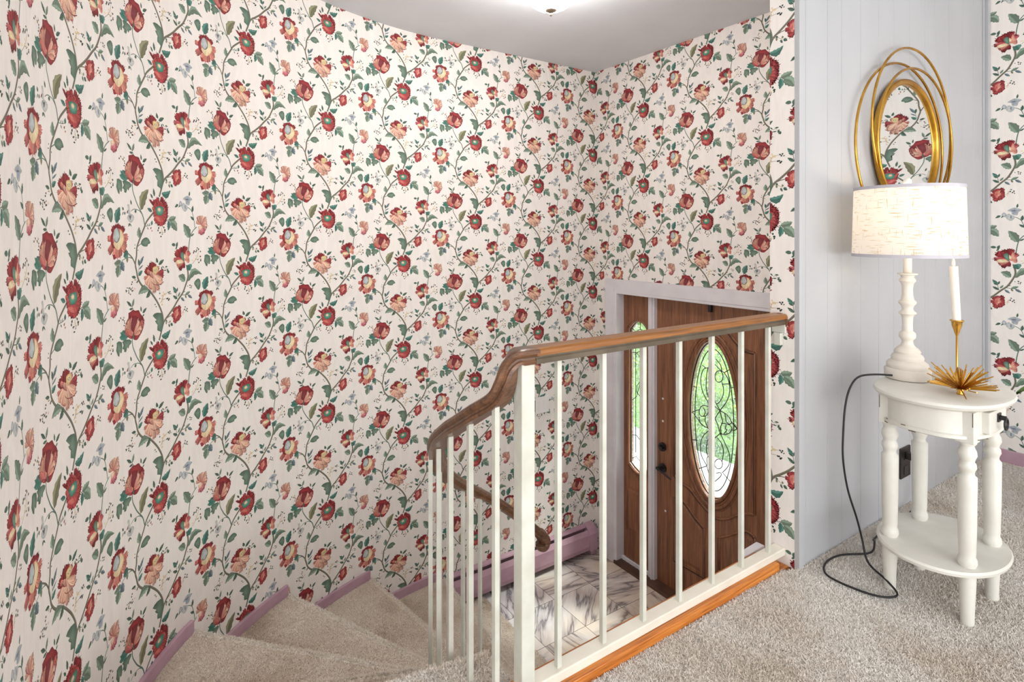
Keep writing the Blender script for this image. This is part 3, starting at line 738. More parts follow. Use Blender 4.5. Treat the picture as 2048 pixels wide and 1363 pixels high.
["T","salmon","pink",[-17.8,-35.0,-57.2,-12.0],23.3,0.6],
["T","redd","redd",[-3.6,-33.0,56.8,5.0],29.6,0.6],
["T","salmon","pink",[-3.6,-33.0,53.3,4.0],26.1,0.6],
["T","redd","redd",[-3.6,-33.0,53.3,-10.0],23.7,0.6],
["T","salmon","pink",[-3.6,-33.0,49.8,-11.0],25.3,0.6],
["T","redd","redd",[-3.6,-29.0,21.4,17.0],29.6,0.55],
["T","peachl","salmon",[-3.6,-29.0,21.4,16.0],29.6,0.55],
["T","redd","redd",[-3.6,-29.0,46.2,-16.0],24.5,0.55],
["T","peachl","salmon",[-3.6,-29.0,42.7,-16.0],21.8,0.55],
["T","redd","redd",[-3.6,-34.0,39.1,-29.0],18.4,0.6],
["T","peach","salmon",[-3.6,-34.0,35.6,-29.0],18.4,0.6],
["P","redd","plum",1,[[-14,23],[11,25],[14,7],[4,-8],[-7,-24],[-21,-13],[-21,4]]],
["P","redd","red",1,[[-4,-37],[14,-39],[36,-35],[28,-44],[14,-53],[-4,-49]]],
["P","redd","redl",1,[[-43,-29],[-29,-32],[-18,-38],[-21,-44],[-36,-37]]],
["P","leafd","leafd",1,[[-11,-31],[-7,-24],[-4,-37],[-4,-49],[-11,-40]]],
["P","leaft","tealk",0,[[-86,-11],[-79,-13],[-68,-11],[-57,-21],[-46,-29],[-50,-36],[-64,-41],[-79,-37],[-89,-27],[-79,-22]]],
["P","leafd","leafg",0,[[-104,-41],[-93,-38],[-75,-44],[-72,-59],[-75,-77],[-82,-78],[-86,-68],[-89,-87],[-97,-83],[-107,-65],[-104,-51]]],
["P","leafd","leafg",0,[[-72,-44],[-54,-40],[-29,-44],[-18,-51],[-21,-58],[-32,-63],[-36,-72],[-43,-66],[-50,-80],[-61,-78],[-61,-70],[-72,-66],[-64,-56]]],
["T","redk","redk",[284.4,201.0,235.9,233.0],32.8,0.65],
["T","red","redd",[284.4,201.0,235.9,232.0],32.1,0.65],
["T","redk","redk",[284.4,201.0,260.2,247.0],32.7,0.65],
["T","red","redd",[284.4,201.0,260.2,245.0],29.1,0.65],
["T","redk","redk",[284.4,201.0,281.0,251.0],31.3,0.65],
["T","red","redd",[284.4,201.0,281.0,250.0],31.3,0.65],
["T","redk","redk",[284.4,201.0,298.3,254.0],31.4,0.65],
["T","red","redd",[284.4,201.0,298.3,253.0],27.9,0.65],
["T","redd","redd",[284.4,201.0,322.4,230.0],24.5,0.65],
["T","pink","red",[284.4,201.0,319.0,229.0],21.0,0.65],
["T","redd","redd",[284.4,201.0,315.5,211.0],22.5,0.65],
["T","pink","red",[284.4,201.0,315.5,211.0],21.6,0.65],
["T","redd","redd",[284.4,201.0,225.4,200.0],21.3,0.65],
["T","pink","red",[284.4,201.0,228.9,200.0],20.0,0.65],
["T","redk","redk",[287.9,197.0,260.2,156.0],21.9,0.65],
["T","redd","red",[287.9,197.0,260.2,158.0],21.9,0.65],
["T","redk","redk",[287.9,197.0,284.4,164.0],20.8,0.65],
["T","redd","red",[287.9,197.0,284.4,165.0],17.3,0.65],
["T","red","red",[294.8,196.0,239.3,185.0],27.9,0.65],
["T","salmon","peach",[294.8,196.0,242.8,185.0],25.9,0.65],
["T","red","red",[294.8,196.0,246.3,175.0],21.2,0.65],
["T","salmon","peach",[294.8,196.0,246.3,175.0],20.4,0.65],
["T","red","red",[294.8,196.0,319.0,193.0],20.3,0.65],
["T","salmon","peach",[294.8,196.0,319.0,193.0],18.3,0.65],
["P","cream","cream2",1,[[243,191],[246,197],[264,200],[284,191],[271,186],[246,185]]],
["P","salmon","peach",1,[[295,222],[302,235],[309,215],[316,203],[295,194],[291,202]]],
["P","leafd","teal2",1,[[267,220],[274,228],[284,226],[288,210],[288,193],[281,195],[271,207]]],
["P","cream","cream2",1,[[288,222],[295,212],[295,202],[288,204]]],
["T","salmond","salmond",[380.8,332.0,353.4,347.0],20.3,0.75],
["T","peachl","salmon",[380.8,332.0,353.4,346.0],19.6,0.75],
["T","salmond","salmond",[380.8,332.0,363.7,367.0],25.3,0.75],
["T","peachl","salmon",[380.8,332.0,367.1,366.0],22.1,0.75],
["T","salmond","salmond",[380.8,332.0,380.8,371.0],24.2,0.75],
["T","peachl","salmon",[380.8,332.0,380.8,370.0],20.8,0.75],
["T","salmond","salmond",[380.8,332.0,394.5,368.0],20.7,0.75],
["T","peachl","salmon",[380.8,332.0,394.5,367.0],20.7,0.75],
["T","salmond","salmond",[380.8,332.0,411.6,363.0],19.3,0.75],
["T","peachl","salmon",[380.8,332.0,411.6,362.0],19.3,0.75],
["T","salmond","salmond",[380.8,332.0,415.0,346.0],15.6,0.75],
["T","peachl","salmon",[380.8,332.0,411.6,346.0],14.7,0.75],
["T","salmond","salmond",[380.8,332.0,418.4,329.0],19.3,0.75],
["T","peachl","salmon",[380.8,332.0,415.0,329.0],18.3,0.75],
["T","salmond","salmond",[380.8,332.0,411.6,314.0],18.9,0.75],
["T","peachl","salmon",[380.8,332.0,408.2,315.0],18.2,0.75],
["T","salmond","salmond",[380.8,332.0,397.9,309.0],18.9,0.75],
["T","peachl","salmon",[380.8,332.0,397.9,309.0],15.8,0.75],
["T","redd","redd",[377.4,325.0,367.1,316.0],16.4,0.65],
["T","pinkd","pinkl",[377.4,325.0,367.1,316.0],13.0,0.65],
["T","redd","redd",[377.4,325.0,374.0,292.0],24.0,0.65],
["T","pinkd","pinkl",[377.4,325.0,374.0,293.0],24.1,0.65],
["T","redd","redd",[377.4,325.0,391.1,291.0],28.5,0.65],
["T","pinkd","pinkl",[377.4,325.0,391.1,292.0],22.0,0.65],
["T","redd","redd",[377.4,325.0,401.3,302.0],20.3,0.65],
["T","pinkd","pinkl",[377.4,325.0,401.3,303.0],19.8,0.65],
["P","peach","cream2",1,[[364,322],[381,330],[388,320],[374,311]]],
["T","redk","redk",[249.8,-1.0,225.4,21.0],20.6,0.65],
["T","red","redl",[249.8,-1.0,225.4,20.0],20.1,0.65],
["T","redk","redk",[249.8,-1.0,242.8,30.0],20.9,0.65],
["T","red","redl",[249.8,-1.0,242.8,29.0],20.9,0.65],
["T","redk","redk",[249.8,-1.0,267.1,31.0],22.0,0.65],
["T","red","redl",[249.8,-1.0,267.1,29.0],21.7,0.65],
["T","redk","redk",[249.8,-1.0,270.6,15.0],17.7,0.65],
["T","red","redl",[249.8,-1.0,270.6,14.0],17.1,0.65],
["T","redk","redk",[249.8,-1.0,274.0,0.0],17.4,0.65],
["T","red","redl",[249.8,-1.0,274.0,0.0],16.4,0.65],
["T","redk","redk",[249.8,-1.0,270.6,-19.0],21.1,0.65],
["T","red","redl",[249.8,-1.0,270.6,-18.0],17.7,0.65],
["T","redk","redk",[249.8,-1.0,253.2,-31.0],24.4,0.65],
["T","red","redl",[249.8,-1.0,253.2,-30.0],20.9,0.65],
["T","redk","redk",[249.8,-1.0,232.4,-35.0],25.1,0.65],
["T","red","redl",[249.8,-1.0,232.4,-33.0],21.4,0.65],
["T","redk","redk",[249.8,-1.0,225.4,-19.0],17.7,0.65],
["T","red","redl",[249.8,-1.0,225.4,-19.0],17.1,0.65],
["T","redk","redk",[249.8,-1.0,215.0,-2.0],17.0,0.65],
["T","red","redl",[249.8,-1.0,215.0,-2.0],16.0,0.65],
["T","redk","redk",[249.8,-1.0,232.4,11.0],9.9,0.7],
["T","redl","red",[249.8,-1.0,232.4,11.0],9.9,0.7],
["T","redk","redk",[249.8,-1.0,246.3,19.0],10.4,0.7],
["T","redl","red",[249.8,-1.0,246.3,19.0],10.5,0.7],
["T","redk","redk",[249.8,-1.0,260.2,11.0],12.0,0.7],
["T","redl","red",[249.8,-1.0,260.2,10.0],11.6,0.7],
["T","redk","redk",[249.8,-1.0,263.7,-4.0],9.0,0.7],
["T","redl","red",[249.8,-1.0,263.7,-4.0],9.0,0.7],
["T","redk","redk",[249.8,-1.0,256.7,-16.0],14.2,0.7],
["T","redl","red",[249.8,-1.0,256.7,-16.0],10.8,0.7],
["T","redk","redk",[249.8,-1.0,239.3,-20.0],11.2,0.7],
["T","redl","red",[249.8,-1.0,239.3,-19.0],10.8,0.7],
["T","redk","redk",[249.8,-1.0,228.9,-5.0],9.6,0.7],
["T","redl","red",[249.8,-1.0,228.9,-5.0],9.6,0.7],
["P","salmon","redl",1,[[236,11],[253,19],[250,3],[246,-17],[236,-7]]],
["P","peach","salmon",1,[[246,11],[257,19],[253,11],[257,-2],[246,-9],[246,1]]]]''')
RV, RH = 506.0, 504.0
def shape_tris():
    tris = []; cols = []; lay = []; L_ = 0
    pal = {k: np.array(lin(v)) for k, v in PALETTE.items()}
    rnd = random.Random(4)
    def tri(a, b, c, ca, cb, cc): tris.append((a, b, c)); cols.append((ca, cb, cc)); lay.append(L_)
    boxes = []
    def bbox(sh):
        if sh[0] in 'PS': q = sh[4]; m = 3
        else:
            v = sh[2] if sh[0] == 'L' else sh[3]; q = [v[:2], v[2:]]; m = (sh[3] if sh[0] == 'L' else sh[4])/2+2
        xs = [p[0] for p in q]; ys = [p[1] for p in q]; return min(xs)-m, max(xs)+m, min(ys)-m, max(ys)+m
    for sh in PAT:
        k = sh[0]; bb = bbox(sh)
        L_ = 1+max([l for (x0, x1, y0, y1, l) in boxes if x0 < bb[1] and x1 > bb[0] and y0 < bb[3] and y1 > bb[2]] or [0])
        boxes.append((*bb, L_))
        if k == 'P':
            co, ci = pal[sh[1]], pal[sh[2]]; pts = sh[4]
            if sh[3]: pts = [tuple(p[:2]) for p in catmull([(x, y, 0) for x, y in pts], 2 if len(pts) < 6 else 3, True)]
            cx = sum(p[0] for p in pts)/len(pts); cy = sum(p[1] for p in pts)/len(pts); n = len(pts)
            jit = [1+.16*rnd.uniform(-1, 1) for _ in pts]
            for i in range(n):
                j = (i+1) % n
                mi = ((pts[i][0]+cx)/2, (pts[i][1]+cy)/2); mj = ((pts[j][0]+cx)/2, (pts[j][1]+cy)/2)
                cmi = (co*.45+ci*.55)*jit[i]; cmj = (co*.45+ci*.55)*jit[j]
                tri(pts[i], pts[j], mj, co*jit[i], co*jit[j], cmj); tri(pts[i], mj, mi, co*jit[i], cmj, cmi)
                tri(mi, mj, (cx, cy), cmi, cmj, ci)
        elif k == 'T':
            co, ci = pal[sh[1]], pal[sh[2]]; (bx, by, tx, ty), w, pk = sh[3], sh[4], sh[5]
            d = np.array([tx-bx, ty-by]); ln = np.hypot(*d); nrm = np.array([-d[1], d[0]])/max(ln, 1e-6); o = np.array([bx, by])
            jt = 1+.26*rnd.uniform(-1, 1); co = co*jt; ci = ci*(1+.1*rnd.uniform(-1, 1)); hw = w/2*.86
            n = 5; P_ = []
            for i in range(n+1):
                t = .84*i/n; f = max(.10, math.sin(math.pi/2*min(1, t/pk))**1.2)*(1 if t < pk else 1-.22*((t-pk)/(1-pk))**2)
                f *= 1+(.06 if i % 2 else -.03)
                P_.append((o+d*t-nrm*hw*f, o+d*t, o+d*t+nrm*hw*f, t))
            for i in range(n):
                a0, a1 = P_[i], P_[i+1]; c0 = ci*(1-a0[3])+co*a0[3]; c1 = ci*(1-a1[3])+co*a1[3]
                for e, kk in ((0, 1.28), (2, .58)):
                    tri(a0[1], a1[1], a1[e], c0*.95, c1*1.08, c1*kk); tri(a0[1], a1[e], a0[e], c0*.95, c1*kk, c0*kk)
            # ragged tip
            last = P_[-1]; teeth = [last[0]]
            m_ = 3 if ln > 14 else 2
            for q in range(2*m_-1):
                x = -1+2*(q+1)/(2*m_); up_ = (1.03-.16*abs(x)+rnd.uniform(-.05, .04)) if q % 2 == 0 else .79-.05*abs(x)
                teeth.append(o+d*up_+nrm*hw*.86*x)
            teeth.append(last[2]); ctop = ci*.16+co*.84
            for q in range(len(teeth)-1): tri(last[1], teeth[q], teeth[q+1], ctop*1.05, co*(.82+.1*(q % 2)), co*(.92-.1*(q % 2)))
            if ln > 12 and abs(ci.sum()-co.sum()) > .02:      # fine veins
                for x in (-.45, .05, .5):
                    v0 = o+d*.22+nrm*hw*x*.4; v1 = o+d*rnd.uniform(.68, .80)+nrm*hw*x; cv = co*.62
                    L0 = L_; L_ += 1; tri(v0, v1+nrm*ln*.010, v1-nrm*ln*.012, cv, cv, cv); L_ = L0
        elif k == 'L':
            c1 = pal[sh[1]]; (bx, by, tx, ty), w, bend = sh[2], sh[3], sh[4]
            d = np.array([tx-bx, ty-by]); ln = np.hypot(*d); nrm = np.array([-d[1], d[0]])/max(ln, 1e-6)
            n = 3 if ln < 7 else 8; mid, lf, rt = [], [], []
            for i in range(n+1):
                t = i/n; m = np.array([bx, by])+d*t+nrm*(bend*ln*math.sin(math.pi*t))
                hw = w/2*(math.sin(math.pi*t**.82)**.85 if 0 < t < 1 else 0)*(1+(.11*(1 if i % 2 else -1) if n > 4 and 0 < i < n else 0))
                mid.append(m); lf.append(m+nrm*hw); rt.append(m-nrm*hw)
            jt = 1+.1*rnd.uniform(-1, 1)
            for i in range(n):
                for e, cm, ce in ((lf, c1*1.36*jt, c1*.98), (rt, c1*.80*jt, c1*.52)):
                    q = (mid[i]+e[i])/2; q1 = (mid[i+1]+e[i+1])/2
                    tri(mid[i], mid[i+1], q1, c1*.62, c1*.62, cm); tri(mid[i], q1, q, c1*.62, cm, cm)
                    tri(q, q1, e[i+1], cm, cm, ce); tri(q, e[i+1], e[i], cm, ce, ce)
        else:
            c1 = pal[sh[1]]; w0, w1 = sh[2], sh[3]
            P_ = [np.array(p[:2]) for p in catmull([(x, y, 0) for x, y in sh[4]], 4)]; n = len(P_)
            E_ = []
            w0 *= 1.75; w1 *= 1.75
            for i in range(n):
                d = P_[min(i+1, n-1)]-P_[max(i-1, 0)]; d = d/max(np.hypot(*d), 1e-6); w = (w0+(w1-w0)*i/(n-1))/2
                E_.append((P_[i]+np.array([-d[1], d[0]])*w, P_[i], P_[i]-np.array([-d[1], d[0]])*w))
            for i in range(n-1):
                a, b = E_[i], E_[i+1]
                for x, y, cx_, cy_ in ((0, 1, c1*1.35, c1), (1, 2, c1, c1*.62)):
                    tri(a[x], b[x], b[y], cx_, cx_, cy_); tri(a[x], b[y], a[y], cx_, cy_, cy_)
    return np.array(tris, float)/1000, np.clip(np.array(cols, float), 0, 1), np.array(lay, int)
PT_T, PT_C, PT_L = shape_tris()
PAPER = np.array(lin((242, 235, 229)))

def clip_axis(poly, ax, val, keep_less):
    out = []; n = len(poly)
    for i in range(n):
        a, b = poly[i], poly[(i+1) % n]
        ia = (a[ax] <= val) if keep_less else (a[ax] >= val); ib = (b[ax] <= val) if keep_less else (b[ax] >= val)
        if ia: out.append(a)
        if ia != ib:
            t = (val-a[ax])/(b[ax]-a[ax]); out.append(a+(b-a)*t)
    return out
def paper_wall(name, mapf, rects, s_ball, z_ball, strips=None, scale=1.0, thick=None, extra=None, lift=1.2e-5):
    """wall with printed paper: mapf(S,z,offset)->xyz, rects in (S,z); one mesh"""
    V = []; F = []; CO = []
    def quad(s0, s1, z0, z1):
        b = len(V); V.extend([mapf(s0, z0, 0), mapf(s1, z0, 0), mapf(s1, z1, 0), mapf(s0, z1, 0)]); F.append((b, b+1, b+2, b+3)); CO.extend([PAPER]*4)
    for (s0, s1, z0, z1) in rects:
        cuts = [s0]+[c for c in (strips or []) if s0 < c < s1]+[s1]
        for a, b in zip(cuts[:-1], cuts[1:]): quad(a, b, z0, z1)
        rv, rh = RV/1000*scale, RH/1000*scale
        k0 = math.floor((s0-s_ball-.5)/rh); k1 = math.ceil((s1-s_ball+.5)/rh)
        cu = np.array(cuts)
        for k in range(k0, k1+1):
            for j in range(-9, 9):
                S0 = s_ball+k*rh; Z0 = z_ball+(rv/2 if k % 2 else 0)+j*rv
                if S0 < s0-.6 or S0 > s1+.6 or Z0 < z0-.6 or Z0 > z1+.6: continue
                T = PT_T*scale+np.array([S0, Z0])
                mn = T.min(1); mx = T.max(1)
                ok = (mx[:, 0] > s0) & (mn[:, 0] < s1) & (mx[:, 1] > z0) & (mn[:, 1] < z1)
                for i in np.nonzero(ok)[0]:
                    off = PT_L[i]*lift+4e-5
                    ia = int(np.searchsorted(cu, mn[i, 0], 'right'))-1; ib = int(np.searchsorted(cu, mx[i, 0], 'left'))-1
                    inside = mn[i, 0] >= s0 and mx[i, 0] <= s1 and mn[i, 1] >= z0 and mx[i, 1] <= z1
                    if inside and ia == ib:
                        b = len(V); V.extend([mapf(p[0], p[1], off) for p in T[i]]); F.append((b, b+1, b+2)); CO.extend(PT_C[i]); continue
                    base = [np.concatenate([T[i, q], PT_C[i, q]]) for q in range(3)]
                    base = clip_axis(base, 1, z0, False)
                    if len(base) >= 3: base = clip_axis(base, 1, z1, True)
                    if len(base) < 3: continue
                    for q in range(max(ia, 0), min(ib, len(cuts)-2)+1):
                        pl = clip_axis(base, 0, cuts[q], False)
                        if len(pl) >= 3: pl = clip_axis(pl, 0, cuts[q+1], True)
                        if len(pl) < 3: continue
                        b = len(V); V.extend([mapf(p[0], p[1], off) for p in pl]); F.append(tuple(range(b, b+len(pl)))); CO.extend([p[2:5] for p in pl])
    if extra:
        for q in extra:
            b = len(V); V.extend(q); F.append(tuple(range(b, b+len(q)))); CO.extend([PAPER]*len(q))
    me = bpy.data.meshes.new(name); me.from_pydata([tuple(v) for v in V], [], F)
    at = me.color_attributes.new('Col', 'FLOAT_COLOR', 'POINT')
    arr = np.ones((len(V), 4), dtype=np.float32); arr[:, :3] = np.array(CO); at.data.foreach_set('color', arr.ravel())
    me.materials.append(M['paper']); me.update()
    o = bpy.data.objects.new(name, me); C.objects.link(o); tag(o, kind='structure'); return o

# left wall
_norm = {}
def map_left(S, z, off):
    s = -S; p = wallpt(s)
    if off:
        # use the facet's own normal so that printed layers stay parallel to it
        i = 1
        while i < len(_L)-1 and s > _L[i]+1e-9: i += 1
        e = (_pts[i]-_pts[i-1]).normalized(); nrm = Vector((-e.y, e.x))
        return (p.x+nrm.x*off, p.y+nrm.y*off, z)
    return (p.x, p.y, z)
back = []
for i in range(1, len(_pts)):
    a, b = _pts[i-1], _pts[i]; e = (b-a).normalized(); n = Vector((e.y, -e.x))*.06
    back.append([(a.x+n.x, a.y+n.y, FL), (b.x+n.x, b.y+n.y, FL), (b.x+n.x, b.y+n.y, CEIL), (a.x+n.x, a.y+n.y, CEIL)])
paper_wall('wall_left', map_left, [(-LMAX, 0, FL, CEIL)], -.171, 1.836, [-x for x in _L[::-1]], extra=back)
# door wall
def map_back(S, z, off): return (UD-off, VL-S, z)
bk = [[(UD+.12, -.0, .80), (UD+.12, VL+.06, .80), (UD+.12, VL+.06, CEIL), (UD+.12, -.0, CEIL)],
      [(UD+.12, 2.0, FL), (UD+.12, VL+.06, FL), (UD+.12, VL+.06, .80), (UD+.12, 2.0, .80)],
      [(UD+.12, .1, FL), (UD+.12, .70, FL), (UD+.12, .70, .80), (UD+.12, .1, .80)],
      [(UD, .1, FL), (UD, .62, FL), (UD, .62, .80), (UD, .1, .80)]]
paper_wall('wall_back', map_back, [(0, VL-.45, .74, CEIL), (0, .15, FL, .74)], .329, 2.084, extra=bk)
# paper-covered end of the partition
def map_end(S, z, off): return (-off, -S, z)
paper_wall('wall_end', map_end, [(-PT, -.012, FL, CEIL)], -.262, 1.813,
           extra=[[(0, PT, FL), (UD, PT, FL), (UD, PT, CEIL), (0, PT, CEIL)]])
# right wall
def map_right(S, z, off): return (UR-off, -S, z)
paper_wall('wall_right', map_right, [(.018, 1.7, 0, CEIL), (1.7, 3.9, 0, CEIL)][:1], -.211, 1.848, scale=1.05)
b = MB(); b.box(UR+.001, UR+.08, -3.9, .1, -.02, CEIL); b.box(UR-.001, UR+.08, -3.9, -1.7, 0, CEIL)
tag(b.build('wall_right_backing', M['ceiling']), kind='structure').name = 'wall_right_back'

# grey panelled face of the partition with V grooves
b = MB(); g = [.0, .026, .047, .19, .288, .429, .574, .703, .85, 1.0, 1.113, 1.26, 1.42, 1.56, 1.66, UR]
for i in range(len(g)-1):
    a, c = g[i], g[i+1]; w = .0022 if i else 0.0005
    v = [(a, 0.004, 0), (a+w, 0, 0), (c-w, 0, 0), (c, .004, 0)]
    V = [(x, y, z) for z in (-.02, CEIL) for x, y, _ in v]
    b.add(V, [(0, 1, 5, 4), (1, 2, 6, 5), (2, 3, 7, 6)])
b.add([(0, .004, -.02), (0, .012, -.02), (0, .012, CEIL), (0, .004, CEIL)], [(0, 1, 2, 3)])
b.box(0.002, UR, .012, PT-.001, -.3, CEIL)
tag(b.build('wall_partition', M['panel']), kind='structure')
b = MB(); b.box(0, .026, -.006, .004, 0, CEIL)
tag(b.build('trim_1', M['panel'], bevel=.002), kind='structure')
b = MB(); b.box(UR-.03, UR-.002, -.02, .0, .03, CEIL); b.box(UR-.05, UR-.035, -.006, 0, .0, CEIL)
tag(b.build('trim_2', M['panel'], bevel=.002), kind='structure')

# ceiling
b = MB(); b.box(-2.3, 1.9, -4.6, 2.25, CEIL, CEIL+.08); tag(b.build('ceiling', M['ceiling']), kind='structure')

# ------------------------------------------------------------------ floors
b = MB(); b.box(-2.3, 1.25, .02, 2.2, FL-.1, FL); tag(b.build('floor_foyer', M['marble']), kind='structure')
# upper floor (carpet) with the landing nose
w0, _ = wallhit((-1.07, .257), (-1.0, .19))
up = [(-2.2, -4.4), (1.8, -4.4), (1.8, .0), (0.0, .0), (-.05, .03), (-1.05, .03), (-1.05, .235), (-1.075, .262), (-1.235, .292), (w0.x, w0.y), (-2.2, w0.y)]
b = MB(); b.prism(up, -.2, 0.0); FLO = b.build('floor', M['carpet']); tag(FLO, kind='structure')

def pile(name, pts, mat, h=.011, w=.0022, seed=1, parent=None, lean=1.5, nrm=None):
    """dense carpet tufts: pts = (n,3) roots"""
    rg = np.random.default_rng(seed); n = len(pts)
    a = rg.uniform(0, 2*np.pi, n); dx = np.cos(a)*w; dy = np.sin(a)*w
    la = rg.uniform(0, 2*np.pi, n); ll = h*rg.uniform(.1, lean, n)
    up_ = np.tile([0., 0., 1.], (n, 1)) if nrm is None else nrm
    top = pts+np.stack([np.cos(la)*ll, np.sin(la)*ll, np.zeros(n)], 1)+up_*(h*rg.uniform(.45, .95, n))[:, None]
    z = np.zeros(n)
    p0 = pts+np.stack([dx, dy, z], 1); p1 = pts-np.stack([dx, dy, z], 1)
    t0 = top+np.stack([dx*.45, dy*.45, z], 1); t1 = top-np.stack([dx*.45, dy*.45, z], 1)
    V = np.empty((n*4, 3), np.float32); V[0::4] = p0; V[1::4] = p1; V[2::4] = t1; V[3::4] = t0
    me = bpy.data.meshes.new(name); me.vertices.add(n*4); me.vertices.foreach_set('co', V.ravel())
    me.loops.add(n*4); me.loops.foreach_set('vertex_index', np.arange(n*4, dtype=np.int32))
    me.polygons.add(n); me.polygons.foreach_set('loop_start', np.arange(0, n*4, 4, dtype=np.int32))
    me.update(calc_edges=True); me.validate(); me.materials.append(mat)
    o = bpy.data.objects.new(name, me); C.objects.link(o)
    if parent: o.parent = parent
    return o
def inpoly(px, py, poly):
    ins = np.zeros(len(px), bool); n = len(poly)
    for i in range(n):
        x0, y0 = poly[i]; x1, y1 = poly[(i+1) % n]
        c = ((y0 > py) != (y1 > py)) & (px < (x1-x0)*(py-y0)/((y1-y0) if y1 != y0 else 1e-9)+x0); ins ^= c
    return ins
def scatter(poly, z, dens, seed, margin=0):
    rg = np.random.default_rng(seed); xs = [p[0] for p in poly]; ys = [p[1] for p in poly]
    n = int((max(xs)-min(xs))*(max(ys)-min(ys))*dens)
    x = rg.uniform(min(xs), max(xs), n); y = rg.uniform(min(ys), max(ys), n); k = inpoly(x, y, poly)
    return np.stack([x[k], y[k], np.full(k.sum(), z)], 1)
vis = [(-1.6, -.75), (-1.25, -1.0), (0.2, -1.1), (1.7, -.75), (1.7, -.003), (.003, -.003), (-.05, .026), (-1.05, .026), (-1.05, .235), (-1.075, .262), (-1.235, .292), (-1.6, .35)]
o = pile('carpet_pile', scatter(vis, 0, 150000, 3), M['carpet'], .009, .0012, 5)
tag(o, 'long pale beige carpet pile covering the upper landing floor', 'carpet', kind='stuff')

# ------------------------------------------------------------------ winder stairs
stairs = thing('staircase', 'curved carpeted winder stairs descending to the marble foyer', 'stairs', (-.6, 1.2, FL))
IC = Vector((UC, VC)); RI = .90
nose = [((-1.097, .541), (-1.352, .651), -.2), ((-1.059, .835), (-1.617, 1.431), -.405), ((-.857, 1.058), (-1.202, 1.797), -.605),
        ((-.591, 1.199), (-.731, 2.046), -.80), ((-.293, 1.206), (-.237, 2.12), -1.0)]
lines = []
for a, c, z in nose:
    a = Vector(a); d = (Vector(c)-a); hit, s = wallhit(a, d)
    # inner end: walk back toward the well until radius RI
    e = a.copy(); dn = -d.normalized()
    for _ in range(400):
        if (e-IC).length <= RI: break
        e += dn*.002
    lines.append((e, hit, s, z))
a0 = Vector((-1.07, .257)); h0, s0_ = wallhit(a0, Vector((-1.0, .19)))
first = (a0, h0, s0_, 0)
allL = [first]+lines
def wallarc(s0, s1, off=0.0, n=12):
    out = []
    for i in range(n+1):
        s = s0+(s1-s0)*i/n; p = wallpt(s); q = wallpt(s+.002); e = (q-p)
        if e.length < 1e-7: e = p-wallpt(s-.002)
        e.normalize(); nrm = Vector((-e.y, e.x)); out.append((p.x+nrm.x*off, p.y+nrm.y*off))
    return out
treadpolys = []
for k in range(1, 6):
    pe, ph, ps, pz = allL[k-1]; e, hth, s, z = allL[k]
    # tread k lies between the previous riser line and its own nosing, at height z
    d = (hth-e).normalized(); nrm = Vector((d.y, -d.x))
    arc = wallarc(ps, s, -.0)
    def ang(p): return math.atan2(p.y-IC.y, p.x-IC.x)
    a1, a2 = ang(e), ang(pe)
    inner = [(e.x, e.y)]
    if k > 1:
        for i in range(1, 6):
            t = a1+(a2-a1)*i/6; inner.append((IC.x+RI*math.cos(t), IC.y+RI*math.sin(t)))
    poly = arc+inner[:1]+inner[1:]+[(pe.x, pe.y)]
    treadpolys.append((poly, z, e, hth))
    zb = z-.198
    b = MB(); b.prism(poly, max(FL, zb) if k < 5 else FL, z-.004)
    # rounded carpet nosing
    path = [(e.x, e.y, z-.020), (hth.x, hth.y, z-.020)]
    path = [Vector(path[0]).lerp(Vector(path[1]), i/20) for i in range(21)]
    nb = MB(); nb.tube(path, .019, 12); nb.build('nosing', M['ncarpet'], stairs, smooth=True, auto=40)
    t = b.build('tread', M['scarpet'], stairs, smooth=True, auto=40)
# carpet runner end on the foyer floor
e5 = Vector((.025, 1.10)); h5 = Vector((.035, VL-.002)); e4, hh4, s4, z4 = allL[5]
poly5 = [(hh4.x, hh4.y-.003), (h5.x, h5.y-.003), (e5.x, e5.y), (e4.x, e4.y)]
b = MB(); b.prism(poly5, FL, FL+.018); b.build('tread', M['scarpet'], stairs, bevel=.006)
# tufts on the treads
allp = [scatter(p, z-.006, 90000, 11+i) for i, (p, z, _, _) in enumerate(treadpolys)]
allp.append(scatter(poly5, FL+.016, 60000, 31)); alln = [np.tile([0., 0., 1.], (len(q), 1)) for q in allp]
allq = []; allm = []
rg = np.random.default_rng(77)
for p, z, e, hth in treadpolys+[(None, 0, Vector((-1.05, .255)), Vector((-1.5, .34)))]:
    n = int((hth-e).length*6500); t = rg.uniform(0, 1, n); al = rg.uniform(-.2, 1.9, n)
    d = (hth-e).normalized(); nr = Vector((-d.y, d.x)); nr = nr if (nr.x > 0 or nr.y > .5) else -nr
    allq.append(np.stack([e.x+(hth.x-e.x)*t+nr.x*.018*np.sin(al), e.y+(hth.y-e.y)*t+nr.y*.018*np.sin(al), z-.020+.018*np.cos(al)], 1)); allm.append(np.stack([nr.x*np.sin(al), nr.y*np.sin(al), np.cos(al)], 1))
pl = pile('carpet_pile', np.concatenate(allp), M['scarpet'], .0080, .0012, 9, nrm=np.concatenate(alln))
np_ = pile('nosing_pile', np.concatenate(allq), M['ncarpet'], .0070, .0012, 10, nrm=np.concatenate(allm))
tag(np_, 'lighter carpet pile along the rounded front edges of the stair treads', 'carpet', kind='stuff')
tag(pl, 'beige carpet pile on the winding stair treads', 'carpet', kind='stuff')
